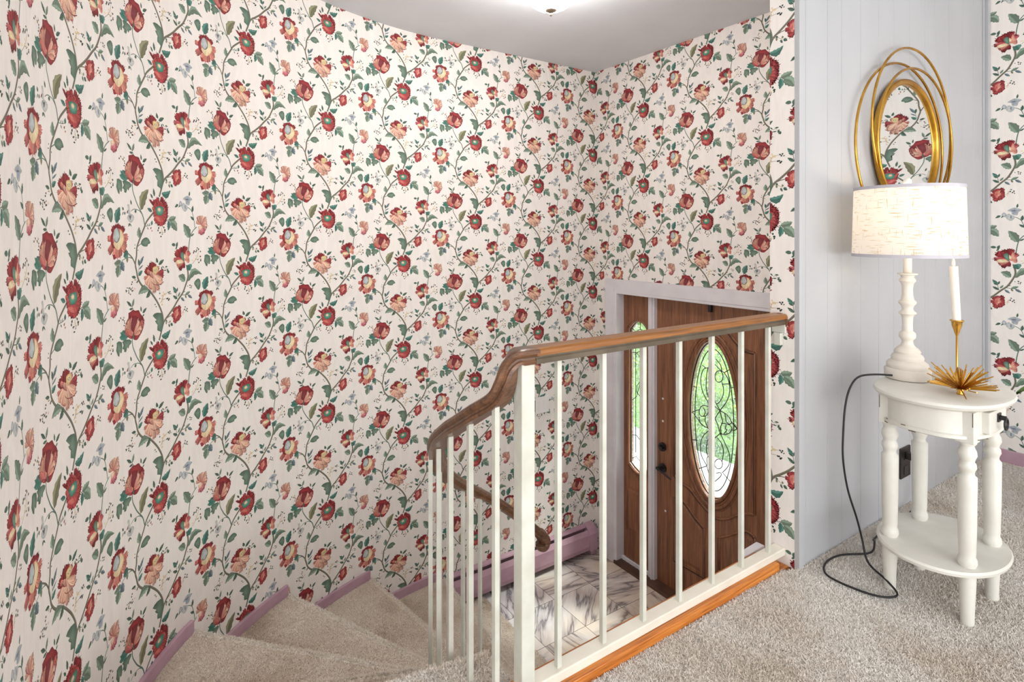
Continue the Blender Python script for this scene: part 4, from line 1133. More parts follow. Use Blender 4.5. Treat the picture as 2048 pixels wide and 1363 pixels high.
# landing fascia and well-side stringer
b = MB()
for i in range(1, 6):
    e, _, _, z = allL[i]; 
    n_ = 6; a1 = math.atan2(allL[i][0].y-IC.y, allL[i][0].x-IC.x); a2 = math.atan2(allL[i-1][0].y-IC.y, allL[i-1][0].x-IC.x) if i > 1 else math.radians(176)
    pts = [(IC.x+(RI-.02)*math.cos(a1+(a2-a1)*j/n_), IC.y+(RI-.02)*math.sin(a1+(a2-a1)*j/n_)) for j in range(n_+1)]
    b.prism(pts+[(IC.x+(RI-.0)*(p[0]-IC.x)/(RI-.02), IC.y+(RI-.0)*(p[1]-IC.y)/(RI-.02)) for p in pts[::-1]], max(z-.30, FL), z-.03)
b.build('stringer', M['white_trim'], stairs)
# low mauve skirting standing on every tread
for k in range(1, 6):
    ps = allL[k-1][2]; s = allL[k][2]; z = allL[k][3]
    outer = wallarc(ps-.0, s, .001); inn = wallarc(ps, s, .016)
    b = MB(); b.prism(outer+inn[::-1], z-.01, z+.046)
    b.build('skirting_board', M['mauve'], stairs, bevel=.002)
b = MB(); oo = wallarc(h0 and s0_, LMAX, .001); ii = wallarc(s0_, LMAX, .016); b.prism(oo+ii[::-1], 0, .046)
tag(b.build('baseboard_left', M['mauve'], bevel=.002), kind='structure')
b = MB(); b.box(UR-.016, UR, -3.9, -.022, 0, .062); tag(b.build('baseboard_right', M['mauve'], bevel=.003), kind='structure')

# oak edge board of the landing, with its white stringer face below
b = MB(); b.box(-1.14, -.06, .028, .115, -.0, .030); tag(b.build('trim_3', M['oak'], bevel=.004), kind='structure')
b = MB(); b.box(-1.04, -.002, .031, .100, -.24, -.001); tag(b.build('trim_4', M['oak']), kind='structure')
b = MB(); b.prism([(-.16, .116), (-.09, .116), (-.001, .118), (-.001, .150), (-.08, .146)], -.002, .030); tag(b.build('trim_5', M['white_trim'], bevel=.003), kind='structure')

# ------------------------------------------------------------------ railing
rail = thing('stair_railing', 'white metal baluster railing with a brown wooden handrail around the stairwell', 'railing', (-1.076, .062, .03))
b = MB(); b.box(-1.10, -.001, .043, .084, .030, .055); b.build('base_rail', M['curb'], rail, bevel=.003)
HZ = .812
def baluster(u, v, z0, z1, ang=0, w=.0069):
    b = MB(); c, s = math.cos(ang)*w, math.sin(ang)*w
    b.obox((u, v, (z0+z1)/2), (c, s, 0), (-s, c, 0), (0, 0, (z1-z0)/2)); return b.build('baluster', M['steel'], rail, bevel=.001)
for k in range(7): baluster(-.0726-.1497*(6-k), .062, .050, HZ)
b = MB(); b.box(-1.092, -1.054, .044, .080, -.02, HZ+.006); b.build('newel_post', M['steel'], rail, bevel=.003)
RB = .94
tops = [(-5, .719), (2, .647), (10, .573), (19.4, .485), (28, .418), (36, .32), (44.4, .206), (53.8, .111), (62.7, .018), (71.1, -.077), (78.4, -.175)]
def treadz(a):
    p = Vector((UC-RB*math.cos(math.radians(a)), VC+RB*math.sin(math.radians(a))))
    angs = [12]+[math.degrees(math.atan2(l[0].y-VC, UC-l[0].x)) for l in lines]; zz = [0, -.2, -.405, -.605, -.80, -1.0, FL+.03]
    for i, t in enumerate(angs):
        if a < t: return zz[i]
    return zz[-1]
for a, z in tops:
    r = math.radians(a); rb = RB+(.018 if 25 < a < 32 else 0)
    u, v = UC-rb*math.cos(r), VC+rb*math.sin(r)
    if a < 8: zb = -.04
    else: zb = treadz(a)-.03
    baluster(u, v, zb, z, -r)
# handrail: moulded section, straight run, gooseneck, spiral
prof = [(-.029, .008), (-.027, .015), (-.021, .019), (.021, .019), (.027, .015), (.029, .008), (.027, .003), (.021, -.001), (.021, -.006), (.024, -.010), (.022, -.018), (-.022, -.018), (-.024, -.010), (-.021, -.006), (-.021, -.001), (-.027, .003)]
hp = [(-.004, .062, HZ+.018), (-.3, .062, HZ+.018), (-.7, .062, HZ+.018), (-1.0, .062, HZ+.018), (-1.055, .062, HZ+.018)]
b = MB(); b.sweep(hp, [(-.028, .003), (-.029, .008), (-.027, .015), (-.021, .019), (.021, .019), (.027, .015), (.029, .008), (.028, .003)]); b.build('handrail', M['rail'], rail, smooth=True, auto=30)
b = MB(); b.sweep(hp, [(-.022, .003), (.022, .003), (.022, -.002), (.025, -.006), (.024, -.017), (-.024, -.017), (-.025, -.006), (-.022, -.002)]); b.build('under_rail', M['undr'], rail, smooth=True, auto=30)
def hp_at(a, z):
    r = math.radians(a); return (UC-RB*math.cos(r), VC+RB*math.sin(r), z+.018)
def rad(a): return (math.cos(math.radians(a)), -math.sin(math.radians(a)), 0)
cs_ = [((-1.046, .062, HZ+.018), (0, 1, 0)), ((-1.072, .062, HZ+.019), (.05, 1, 0)), ((-1.096, .063, HZ+.016), (.45, .9, 0)), ((-1.111, .066, HZ-.004), (.75, .6, 0)), ((-1.119, .072, HZ-.040), (.9, .4, 0)), ((-1.129, .090, HZ-.080), (.97, .15, 0))]
for a, z in [(0, .663), (5, .616), (10, .572), (19.4, .487), (28, .398), (36, .305), (44.4, .208), (53.8, .111), (62.7, .018), (71.1, -.077), (78.4, -.175), (84.5, -.262), (87.3, -.305)]:
    cs_.append((hp_at(a, z), rad(a)))
cp = catmull([c[0] for c in cs_], 7); sd = catmull([c[1] for c in cs_], 7)
b = MB(); b.sweep(cp, prof, sides=sd)
vol = [hp_at(87.3, -.305), hp_at(88.6, -.328), hp_at(89.4, -.352), hp_at(89.0, -.372), hp_at(88.0, -.366), hp_at(87.9, -.350)]
b.tube(catmull(vol, 6), .026, 12, scale=None)
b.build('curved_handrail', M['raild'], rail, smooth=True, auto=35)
b = MB(); b.box(-.012, -.001, .038, .086, HZ-.028, HZ+.004); b.box(-.02, -.001, .05, .074, HZ-.07, HZ-.028); b.build('wall_bracket', M['steel'], rail, bevel=.002)
b = MB(); b.tube([(-.010, .062, HZ+.010), (-.001, .062, HZ+.010)], .029, 20, up=(0, 1, 0)); b.build('rosette', M['raild'], rail, smooth=True, auto=40)

# ------------------------------------------------------------------ entry door, sidelight, casing
CF = 1.01
b = MB()
b.box(CF, UD+.001, 1.905, 1.995, FL, .80)             # left casing
b.box(CF, UD+.001, .55, 1.905, .718, .80)             # head casing
b.box(CF, 1.10, 1.880, 1.905, FL, .718)               # left jamb
b.box(CF+.004, 1.10, .60, 1.905, .700, .722)          # head jamb
b.box(CF-.006, CF+.004, 1.897, 1.909, FL, .726)
b.box(1.055, 1.10, 1.572, 1.626, FL+.01, .70)         # mullion
b.box(1.045, 1.058, 1.585, 1.60, FL+.01, .70)
b.box(UD, 1.10, .60, .66, FL, .80)
tag(b.build('trim_6', M['white_trim'], bevel=.003), kind='structure')
b = MB(); b.box(1.0, 1.16, .64, 1.90, FL-.002, FL+.022); tag(b.build('trim_7', M['sill'], bevel=.004), kind='structure')
b = MB(); b.box(1.062, 1.078, 1.600, 1.88, FL+.02, FL+.042)
for i in range(9):
    v = 1.62+i*.028; b.box(1.060, 1.064, v, v+.014+.008*(i % 3), FL+.012, FL+.024)
tag(b.build('trim_8', M['white_trim'], bevel=.002), kind='structure')

def lens_panel(v0, v1, z0, z1, hole, u0, u1, mb):
    """slab in the v-z plane with a hole (list of (v,z), ccw or cw)"""
    outer = [Vector((v0, z0, 0)), Vector((v1, z0, 0)), Vector((v1, z1, 0)), Vector((v0, z1, 0))]
    hl = [Vector((a, c, 0)) for a, c in hole]
    tess = tessellate_polygon([outer, hl]); allp = outer+hl
    for u in (u0, u1): mb.add([(u, p.x, p.y) for p in allp], [tuple(t) for t in tess])
    for ring in (outer, hl):
        n = len(ring)
        mb.add([(u0, p.x, p.y) for p in ring]+[(u1, p.x, p.y) for p in ring], [(i, (i+1) % n, n+(i+1) % n, n+i) for i in range(n)])
OC, OZ, OA, OB = 1.140, -.007, .174, .474
def ell(a, bb, n=64): return [(OC+a*math.cos(2*math.pi*i/n), OZ+bb*math.sin(2*math.pi*i/n)) for i in range(n)]
DU = 1.085
bpy.context.view_layer.update()
door = thing('door_1', '', '', (DU, 1.12, FL))
door['kind'] = 'structure'
for k_ in ('label', 'category'):
    if k_ in door: del door[k_]
b = MB(); lens_panel(.665, 1.572, FL+.018, .70, ell(OA, OB), DU, DU+.044, b); b.build('door_leaf', M['door'], door)
def mold(paths, name, mat, r=.0045, closed=False, parent=door, u=DU, sm=True):
    b = MB()
    for pt in paths:
        q = [(u, a, c) for a, c in pt]
        if sm: q = catmull([(x, y, z) for x, y, z in q], 5, closed)
        b.tube(q, r, 6, closed=closed, up=(1, 0, 0))
    b.build(name, mat, parent, smooth=True)
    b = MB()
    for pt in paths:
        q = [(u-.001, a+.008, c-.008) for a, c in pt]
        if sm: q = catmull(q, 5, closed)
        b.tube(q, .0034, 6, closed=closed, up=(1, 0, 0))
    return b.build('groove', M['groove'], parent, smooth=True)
# oval frame: stepped mouldings
b = MB()
for (a, r, uo) in ((.012, .012, -.004), (.032, .008, 0), (.050, .012, -.002), (.066, .005, 0)):
    b.tube([(DU+uo, v, z) for v, z in ell(OA+a, OB+a)], r, 8, closed=True, up=(1, 0, 0))
b.build('oval_frame', M['door'], door, smooth=True)
def mir(p): return [(2*OC-a-.02, c) for a, c in p]
swoop = [(1.42, -.44), (1.368, -.465), (1.301, -.483), (1.241, -.526), (1.173, -.564), (1.107, -.586), (1.035, -.56), (.965, -.508), (.90, -.475), (.856, -.463)]
side_r = [(.856, .448), (.856, -.463)]
arch = [(1.42, .445), (1.36, .455), (1.30, .50), (1.269, .532), (1.221, .566), (1.18, .579), (1.139, .582), (1.099, .577), (1.027, .541), (.979, .497), (.926, .457), (.856, .448)]
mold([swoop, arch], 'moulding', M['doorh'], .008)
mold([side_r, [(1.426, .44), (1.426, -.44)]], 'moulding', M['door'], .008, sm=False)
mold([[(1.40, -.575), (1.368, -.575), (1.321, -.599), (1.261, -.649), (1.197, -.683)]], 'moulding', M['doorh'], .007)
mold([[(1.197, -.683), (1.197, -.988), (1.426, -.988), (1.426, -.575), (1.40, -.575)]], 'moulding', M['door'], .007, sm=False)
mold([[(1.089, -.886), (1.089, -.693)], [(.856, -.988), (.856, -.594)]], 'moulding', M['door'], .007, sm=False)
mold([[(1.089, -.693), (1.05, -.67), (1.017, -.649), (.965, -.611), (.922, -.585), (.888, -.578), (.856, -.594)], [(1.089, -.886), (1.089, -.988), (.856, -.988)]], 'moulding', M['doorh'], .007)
# raised fields inside the lower panels
b = MB()
b.add([(DU-.006, v, z) for v, z in [(1.225, -.96), (1.40, -.96), (1.40, -.62), (1.34, -.635), (1.28, -.68), (1.225, -.71)]], [(0, 1, 2, 3, 4, 5)])
b.prism([(0, 0), (0, .0001), (.0001, 0)], 0, .0001)
b = MB()
def field(pts, h=.007):
    n = len(pts); cx = sum(p[0] for p in pts)/n; cz = sum(p[1] for p in pts)/n
    inn = [(cx+(p[0]-cx)*.86, cz+(p[1]-cz)*.90) for p in pts]
    b.add([(DU+.001, *p) for p in pts]+[(DU-h, *p) for p in inn], [(i, (i+1) % n, n+(i+1) % n, n+i) for i in range(n)]+[tuple(range(n, 2*n))])
field([(1.215, -.97), (1.41, -.97), (1.41, -.595), (1.37, -.595), (1.32, -.62), (1.265, -.665), (1.215, -.70)])
field([(.872, -.97), (1.073, -.97), (1.073, -.71), (1.02, -.67), (.96, -.63), (.90, -.60), (.872, -.61)])
b.build('raised_panel', M['door'], door)
# hardware
b = MB(); b.sweep([(DU-.001, 1.522, -.284), (DU-.014, 1.522, -.284)], [(.028*math.cos(t*math.pi/10), .028*math.sin(t*math.pi/10)) for t in range(20)]); b.obox((DU-.020, 1.522, -.284), (.008, 0, 0), (0, .016, .004), (0, -.002, .006)); b.build('deadbolt', M['black'], door, smooth=True, auto=35)
b = MB(); b.sweep([(DU-.001, 1.522, -.423), (DU-.012, 1.522, -.423)], [(.030*math.cos(t*math.pi/10), .030*math.sin(t*math.pi/10)) for t in range(20)])
b.tube([(DU-.01, 1.522, -.423), (DU-.05, 1.522, -.423)], .011, 12)
b.tube(catmull([(DU-.045, 1.535, -.418), (DU-.050, 1.50, -.425), (DU-.048, 1.455, -.440), (DU-.044, 1.42, -.455)], 5), .0095, 10, scale=[1.1-.6*i/15 for i in range(16)])
b.build('door_handle', M['black'], door, smooth=True, auto=40)
b = MB()
for z in (.033, -.115, -.70): b.obox((DU-.001, 1.522 if z > -.5 else 1.50, z), (.002, 0, 0), (0, .006, 0), (0, 0, .006))
b.build('screw_cover', M['plate'], door)
b = MB(); b.box(DU-.02, DU, 1.135, 1.158, .648, .70); b.build('top_latch', M['black'], door, bevel=.003)
b = MB(); b.box(DU+.018, DU+.024, OC-OA-.005, OC+OA+.005, OZ-OB-.005, OZ+OB+.005)
b = MB(); n = 64; e = ell(OA+.003, OB+.003)
b.add([(DU+.018, v, z) for v, z in e]+[(DU+.023, v, z) for v, z in e], [tuple(range(n)), tuple(range(n, 2*n))[::-1]]+[(i, (i+1) % n, n+(i+1) % n, n+i) for i in range(n)])
pane = b.build('glass_pane', M['glass'], door)
LEAD, SLEAD = json.loads(r'''[[[[1.289,0.164],[1.264,0.162]],[[1.222,0.309],[1.201,0.298]],[[1.064,0.296],[1.017,0.329]],[[1.017,0.215],[0.975,0.229]],[[0.999,0.155],[0.975,0.158]],[[1.298,-0.175],[1.261,-0.167]],[[1.246,-0.338],[1.189,-0.303]],[[0.999,-0.173],[0.969,-0.175]],[[1.075,-0.308],[1.017,-0.345]],[[1.172,0.303],[1.213,0.286],[1.234,0.226],[1.225,0.158],[1.195,0.106],[1.163,0.069]],[[1.172,0.318],[1.189,0.27],[1.195,0.185],[1.184,0.133],[1.16,0.099],[1.126,0.073],[1.097,0.061]],[[1.131,0.331],[1.092,0.304],[1.064,0.291],[1.036,0.249],[1.031,0.183],[1.053,0.121],[1.092,0.067],[1.131,0.004]],[[1.083,0.234],[1.072,0.198],[1.075,0.158],[1.097,0.114],[1.12,0.094]],[[1.075,0.269],[1.079,0.251],[1.089,0.236],[1.103,0.229],[1.117,0.23],[1.128,0.241],[1.131,0.258],[1.128,0.276],[1.117,0.291],[1.103,0.298],[1.089,0.297],[1.079,0.286],[1.075,0.269]],[[1.126,0.366],[1.092,0.334],[1.083,0.296]],[[1.078,0.223],[1.036,0.234]],[[1.134,0.11],[1.114,0.086],[1.097,0.064]],[[1.301,-0.004],[1.267,0.018],[1.243,0.029],[1.231,0.052],[1.201,0.064],[1.172,0.062]],[[1.243,0.029],[1.246,0.008],[1.231,-0.008],[1.201,-0.0],[1.184,0.019],[1.169,0.053]],[[1.292,-0.004],[1.255,-0.035],[1.225,-0.061],[1.172,-0.069]],[[1.246,-0.017],[1.242,-0.046],[1.201,-0.07]],[[1.201,-0.0],[1.201,-0.035],[1.178,-0.073]],[[1.216,0.048],[1.202,0.024],[1.213,-0.003]],[[1.097,0.061],[1.086,0.025],[1.078,-0.001],[1.092,-0.039],[1.086,-0.081]],[[1.095,0.06],[1.058,0.052],[1.031,0.035],[1.015,0.011],[0.983,-0.013],[0.967,-0.011]],[[1.064,0.055],[1.058,0.033],[1.053,0.006],[1.031,-0.003],[1.015,0.011]],[[1.086,-0.013],[1.053,-0.008],[1.026,-0.01],[1.015,-0.026],[1.031,-0.055],[1.064,-0.074],[1.095,-0.073]],[[1.053,-0.013],[1.058,-0.039],[1.047,-0.04],[1.069,-0.071]],[[1.015,0.012],[0.983,-0.012],[1.004,-0.033],[1.015,-0.026]],[[1.172,-0.081],[1.213,-0.122],[1.234,-0.178],[1.231,-0.248],[1.189,-0.303]],[[1.172,-0.125],[1.189,-0.16],[1.192,-0.21],[1.181,-0.241],[1.172,-0.241]],[[1.181,-0.244],[1.189,-0.259],[1.186,-0.298]],[[1.095,-0.076],[1.064,-0.122],[1.031,-0.183],[1.036,-0.247],[1.081,-0.308]],[[1.114,-0.108],[1.086,-0.133],[1.072,-0.177],[1.083,-0.244]],[[1.078,-0.254],[1.082,-0.27],[1.092,-0.284],[1.106,-0.292],[1.12,-0.293],[1.13,-0.286],[1.134,-0.273],[1.13,-0.257],[1.12,-0.243],[1.106,-0.234],[1.092,-0.233],[1.082,-0.241],[1.078,-0.254]],[[1.123,-0.325],[1.092,-0.312],[1.092,-0.333],[1.131,-0.377]],[[1.189,-0.303],[1.172,-0.357],[1.149,-0.403]],[[1.131,0.004],[1.114,-0.026],[1.095,-0.074]],[[1.172,-0.14],[1.131,-0.113],[1.095,-0.076]]],[[[1.737,0.514],[1.737,0.461],[1.78,0.438],[1.78,0.184],[1.78,0.048],[1.78,-0.111],[1.78,-0.407]],[[1.813,0.457],[1.78,0.438]],[[1.737,0.461],[1.686,0.434],[1.656,0.455]],[[1.686,0.434],[1.686,0.202],[1.686,-0.464]],[[1.813,0.288],[1.772,0.291],[1.737,0.262],[1.686,0.225]],[[1.772,0.291],[1.733,0.313],[1.686,0.341]],[[1.679,0.287],[1.66,0.288]],[[1.733,0.105],[1.768,0.062],[1.772,0.02],[1.741,-0.008],[1.725,-0.039]],[[1.813,-0.048],[1.772,-0.015],[1.733,0.105]],[[1.813,-0.292],[1.772,-0.286],[1.737,-0.311]],[[1.813,-0.458],[1.776,-0.435],[1.729,-0.46]]]]''')
b = MB()
for l in LEAD: b.tube(catmull([(DU+.015, v, z) for v, z in l], 4), .0028, 6, up=(1, 0, 0))
b.tube([(DU+.015, v, z) for v, z in ell(OA-.036, OB-.045)], .003, 6, closed=True, up=(1, 0, 0))
b.tube([(DU+.015, v, z) for v, z in ell(OA-.001, OB-.001)], .004, 6, closed=True, up=(1, 0, 0))
b.build('lead_came', M['came'], door, smooth=True)

sl = bpy.data.objects.new('door_2', None); C.objects.link(sl); sl.location = (DU, 1.75, FL); sl['kind'] = 'structure'; bpy.context.view_layer.update()
hole = [(1.825, -.488), (1.825, .452), (1.804, .476), (1.78, .500), (1.756, .512), (1.738, .516), (1.71, .510), (1.694, .502), (1.67, .478), (1.660, .455), (1.660, -.488), (1.69, -.510), (1.742, -.535), (1.79, -.512)]
b = MB(); lens_panel(1.626, 1.880, FL+.04, .70, hole, DU, DU+.04, b); b.build('sidelight_leaf', M['door'], sl)
def inset(h, d):
    cx = sum(p[0] for p in h)/len(h); cz = sum(p[1] for p in h)/len(h)
    return [(cx+(p[0]-cx)*(1-d/.0825), cz+(p[1]-cz)*(1-d/.5)) for p in h]
b = MB()
for d, r in ((-.008, .009), (-.020, .006)): b.tube([(DU-.001, v, z) for v, z in inset(hole, d)], r, 6, closed=True, up=(1, 0, 0))
b.build('glass_frame', M['door'], sl, smooth=True)
b = MB()
for pth in ([(1.856, -.66), (1.652, -.655), (1.652, -.965), (1.856, -.969)],): b.tube([(DU, v, z) for v, z in pth], .005, 6, closed=True, up=(1, 0, 0))
b.add([(DU-.005, v, z) for v, z in [(1.835, -.69), (1.673, -.69), (1.673, -.94), (1.835, -.94)]]+[(DU+.001, v, z) for v, z in [(1.85, -.67), (1.658, -.67), (1.658, -.96), (1.85, -.96)]], [(0, 1, 2, 3), (0, 1, 5, 4), (1, 2, 6, 5), (2, 3, 7, 6), (3, 0, 4, 7)])
b.build('raised_panel', M['door'], sl)
n = len(hole); b = MB(); b.add([(DU+.018, v, z) for v, z in hole]+[(DU+.023, v, z) for v, z in hole], [tuple(range(n)), tuple(range(n, 2*n))[::-1]]+[(i, (i+1) % n, n+(i+1) % n, n+i) for i in range(n)])
b.build('glass_pane', M['glass'], sl)
b = MB()
def inpane(p): return [(max(1.662, min(1.823, v)), z) for v, z in p]
for l in SLEAD: b.tube([(DU+.015, v, z) for v, z in inpane(l)], .0025, 6, up=(1, 0, 0))
b.tube([(DU+.015, v, z) for v, z in inset(hole, .002)], .003, 6, closed=True, up=(1, 0, 0))
b.build('lead_came', M['came'], sl, smooth=True)

# ------------------------------------------------------------------ baseboard heater
ht = thing('baseboard_heater', 'long mauve baseboard heater along the foyer wall beside the door', 'heater', (.4, VL-.03, FL))
x0, x1 = -.19, .985
def hprof(pts, x0, x1, name, mat):
    b = MB(); n = len(pts); b.add([(x0, y, z) for y, z in pts]+[(x1, y, z) for y, z in pts], [tuple(range(n)), tuple(range(n, 2*n))[::-1]]+[(i, (i+1) % n, n+(i+1) % n, n+i) for i in range(n)])
    return b.build(name, mat, ht, bevel=.0015)
hprof([(VL-.001, -.995), (VL-.030, -1.003), (VL-.033, -1.012), (VL-.004, -1.004), (VL-.004, -1.19), (VL-.001, -1.19)], x0, x1, 'back_plate', M['mauve'])
hprof([(VL-.042, -1.026), (VL-.052, -1.020), (VL-.070, -1.050), (VL-.074, -1.13), (VL-.068, -1.160), (VL-.064, -1.160), (VL-.068, -1.13), (VL-.064, -1.052)], x0, x1-.05, 'front_cover', M['mauve'])
b = MB(); b.box(x0+.01, x1-.02, VL-.058, VL-.012, -1.145, -1.06); b.build('heating_fins', M['black'], ht)
hprof([(VL-.001, -.990), (VL-.034, -.996), (VL-.056, -1.016), (VL-.075, -1.050), (VL-.078, -1.165), (VL-.001, -1.165)], x1-.075, x1, 'end_cap', M['mauve'])
hprof([(VL-.02, -1.165), (VL-.06, -1.165), (VL-.06, FL), (VL-.02, FL)], x1-.05, x1-.01, 'foot', M['mauve'])

# switch plate
sw = thing('light_switch', 'white double light switch plate on the floral wall beyond the newel post', 'light switch', (.53, VL-.003, -.06))
b = MB(); b.box(.471, .588, VL-.008, VL-.0125, -.117, -.003); b.build('plate', M['plate'], sw, bevel=.002)
for x in (.505, .554):
    b = MB(); b.box(x-.016, x+.016, VL-.014, VL-.007, -.094, -.026); b.build('rocker', M['plate'], sw, bevel=.002)

# ceiling light
cl = thing('ceiling_light', 'round lit frosted dome ceiling light with nickel finial', 'ceiling light', (-.19, 1.09, CEIL))
pr = [(.118*math.cos(t), -.060-.085*math.sin(t)) for t in [i*math.pi/2/14 for i in range(15)]][::-1]
b = MB(); b.lathe([(max(r, .001), z) for r, z in pr], (-.19, 1.09, CEIL), 48); b.build('glass_dome', M['dome'], cl, smooth=True)
b = MB(); b.lathe([(.124, -.062), (.130, -.04), (.126, -.001), (.08, 0)], (-.19, 1.09, CEIL), 48); b.build('rim', M['nickel'], cl, smooth=True, auto=40)
b = MB(); b.lathe([(.001, -.172), (.006, -.168), (.008, -.160), (.004, -.154), (.014, -.152), (.026, -.146), (.030, -.138), (.024, -.132), (.001, -.132)][::1], (-.19, 1.09, CEIL), 24); b.build('finial', M['nickel'], cl, smooth=True, auto=50)

# ------------------------------------------------------------------ side table
TC = (.256, -.317); TZ = .640
tb = thing('side_table', 'distressed white oval side table with turned legs and lower shelf', 'side table', (TC[0], TC[1], 0))
def oval(a, bb, z, n=56, c=TC, p=2.25): 
    out = []
    for i in range(n):
        t = 2*math.pi*i/n; co, si = math.cos(t), math.sin(t)
        out.append((c[0]+a*math.copysign(abs(co)**(2/p), co), c[1]+bb*math.copysign(abs(si)**(2/p), si), z))
    return out
def loft(rings, mb, mi=0):
    n = len(rings[0]); vs = [p for r in rings for p in r]
    fs = [(k*n+i, k*n+(i+1) % n, (k+1)*n+(i+1) % n, (k+1)*n+i) for k in range(len(rings)-1) for i in range(n)]
    fs += [tuple(range(n))[::-1], tuple(range((len(rings)-1)*n, len(rings)*n))]; mb.add(vs, fs, mi)
c2 = (.268, -.314)
b = MB(); loft([oval(.195, .150, TZ-.026, c=c2), oval(.200, .155, TZ-.022, c=c2), oval(.212, .167, TZ-.018, c=c2), oval(.217, .171, TZ-.010, c=c2), oval(.214, .168, TZ-.003, c=c2), oval(.205, .160, TZ, c=c2)], b)
b.build('table_top', M['furn'], tb, smooth=True, auto=35)
ca = (.258, -.316)
b = MB(); loft([oval(.172, .134, .533, c=ca, p=2.6), oval(.177, .139, .536, c=ca, p=2.6), oval(.177, .139, .545, c=ca, p=2.6), oval(.170, .132, .548, c=ca, p=2.6), oval(.170, .132, TZ-.024, c=ca, p=2.6)], b)
rr = random.Random(8)
for _ in range(26):
    t = rr.uniform(0, 2*math.pi); p = oval(.1775, .1395, 0, 200, ca, 2.6)[int(t/(2*math.pi)*200) % 200]; z = rr.choice([.534, .546]); l = rr.uniform(.002, .008)
    b.obox((p[0], p[1], z), (l*math.sin(t), -l*math.cos(t), 0), (.0006*math.cos(t), .0006*math.sin(t), 0), (0, 0, .0012), mi=1)
for x, y in [(.145, -.416), (.345, -.416), (.145, -.216), (.343, -.224)]:
    for s in (-1, 1): b.obox((x-.0232, y+s*.020, rr.uniform(.56, .60)), (.0005, 0, 0), (0, .0009, 0), (0, 0, .02), mi=1)
b.build('apron', [M['furn'], M['wear']], tb, smooth=True, auto=35)
LEGS = [(.145, -.416), (.345, -.416), (.145, -.216), (.343, -.224)]
for (x, y) in LEGS:
    dx, dy = (x-ca[0]), (y-ca[1]); 
    b = MB(); b.box(x-.023, x+.023, y-.023, y+.023, .525, TZ-.026); b.build('corner_block', M['furn'], tb, bevel=.002)
lp = [(.0135, 0), (.0165, .002), (.0175, .05), (.0205, .11), (.0215, .155), (.018, .160), (.018, .166), (.024, .178), (.0235, .190), (.0195, .198), (.0205, .21), (.0225, .30), (.0235, .40), (.0235, .425), (.0185, .430), (.0170, .436), (.0185, .443), (.0225, .452), (.0215, .462), (.0175, .469), (.0185, .475), (.0235, .487), (.0220, .500), (.0180, .508), (.0170, .516), (.0225, .522), (.0225, .532)]
for (x, y) in LEGS:
    b = MB(); b.lathe(lp, (x, y, 0), 24); b.build('leg', M['furn'], tb, smooth=True, auto=50)
cs = (.247, -.320)
b = MB(); loft([oval(.190, .155, .152, c=cs, p=2.1), oval(.198, .162, .156, c=cs, p=2.1), oval(.200, .164, .164, c=cs, p=2.1), oval(.196, .160, .170, c=cs, p=2.1)], b)
b.build('lower_shelf', M['furn'], tb, smooth=True, auto=35)
# drawer in the front (room side)
b = MB(); fy = -.316-.139
b.box(.178, .312, fy-.004, fy+.02, .548, .610); dr = b.build('drawer', M['furn'], tb, bevel=.003)
b = MB(); b.tube([(.245, fy-.003, .588), (.245, fy-.022, .588)], .007, 12); b.tube([(.245+.000*math.cos(t), fy-.022-.006*math.cos(t), .568+.018*math.sin(t)) for t in []] or [(.245+.013*math.sin(t), fy-.022, .572+.016*math.cos(t)) for t in [i*2*math.pi/20 for i in range(20)]], .0032, 8, closed=True, up=(0, 1, 0))
b.obox((.245, fy-.006, .588), (.012, 0, 0), (0, .002, 0), (0, 0, .012)); b.build('ring_pull', M['black'], dr, smooth=True, auto=40)


# ------------------------------------------------------------------ table lamp
LX, LY = .300, -.205
lm = thing('table_lamp', 'white turned wood table lamp with a lit cream linen drum shade', 'lamp', (LX, LY, TZ))
zz = TZ
b = MB(); b.lathe([(.058, 0), (.064, .002), (.066, .006), (.066, .030), (.061, .035), (.058, .036), (.060, .044), (.058, .052), (.048, .060), (.045, .062), (.047, .070), (.043, .078), (.036, .083), (.038, .090), (.034, .097), (.027, .104)], (LX, LY, zz), 48); b.build('base', M['lampwhite'], lm, smooth=True, auto=45)
cp_ = [(.027, .104), (.020, .112), (.0165, .126), (.0170, .134), (.0235, .141), (.0255, .152), (.0235, .163), (.0165, .170), (.0155, .20), (.0165, .225), (.0195, .236), (.0265, .242), (.0255, .248), (.0185, .254), (.0165, .264), (.0200, .276), (.0265, .284), (.0265, .292), (.0195, .300), (.0165, .320), (.0160, .345), (.0185, .366), (.0255, .376), (.0235, .384), (.0185, .392), (.0215, .400), (.0300, .403), (.0300, .408), (.014, .410)]
cp_ = [(r*.96, .104+(z-.104)*.806) for r, z in cp_]
b = MB(); b.lathe(cp_, (LX, LY, zz), 40); b.build('column', M['lampwhite'], lm, smooth=True, auto=45)
b = MB(); b.lathe([(.0125, .348), (.0130, .44)], (LX, LY, zz), 24); b.build('candle_sleeve', M['candle'], lm, smooth=True)
SZ0, SZ1, R0, R1 = zz+.404, zz+.634, .160, .154
nseg = 72; me = bpy.data.meshes.new('lamp_shade'); vs = []; fs = []; uv = []
for i in range(nseg+1):
    a = 2*math.pi*i/nseg
    for z, r in ((SZ0, R0), (SZ1, R1)): vs.append((LX+r*math.cos(a), LY+r*math.sin(a), z))
for i in range(nseg): fs.append((2*i, 2*i+2, 2*i+3, 2*i+1))
me.from_pydata(vs, [], fs); ul = me.uv_layers.new(name='UVMap')
for poly in me.polygons:
    for li in poly.loop_indices:
        vi = me.loops[li].vertex_index; ul.data[li].uv = ((vi//2)/nseg*1.0, (vi % 2)*.23)
me.materials.append(M['shade']); me.polygons.foreach_set('use_smooth', [True]*len(me.polygons))
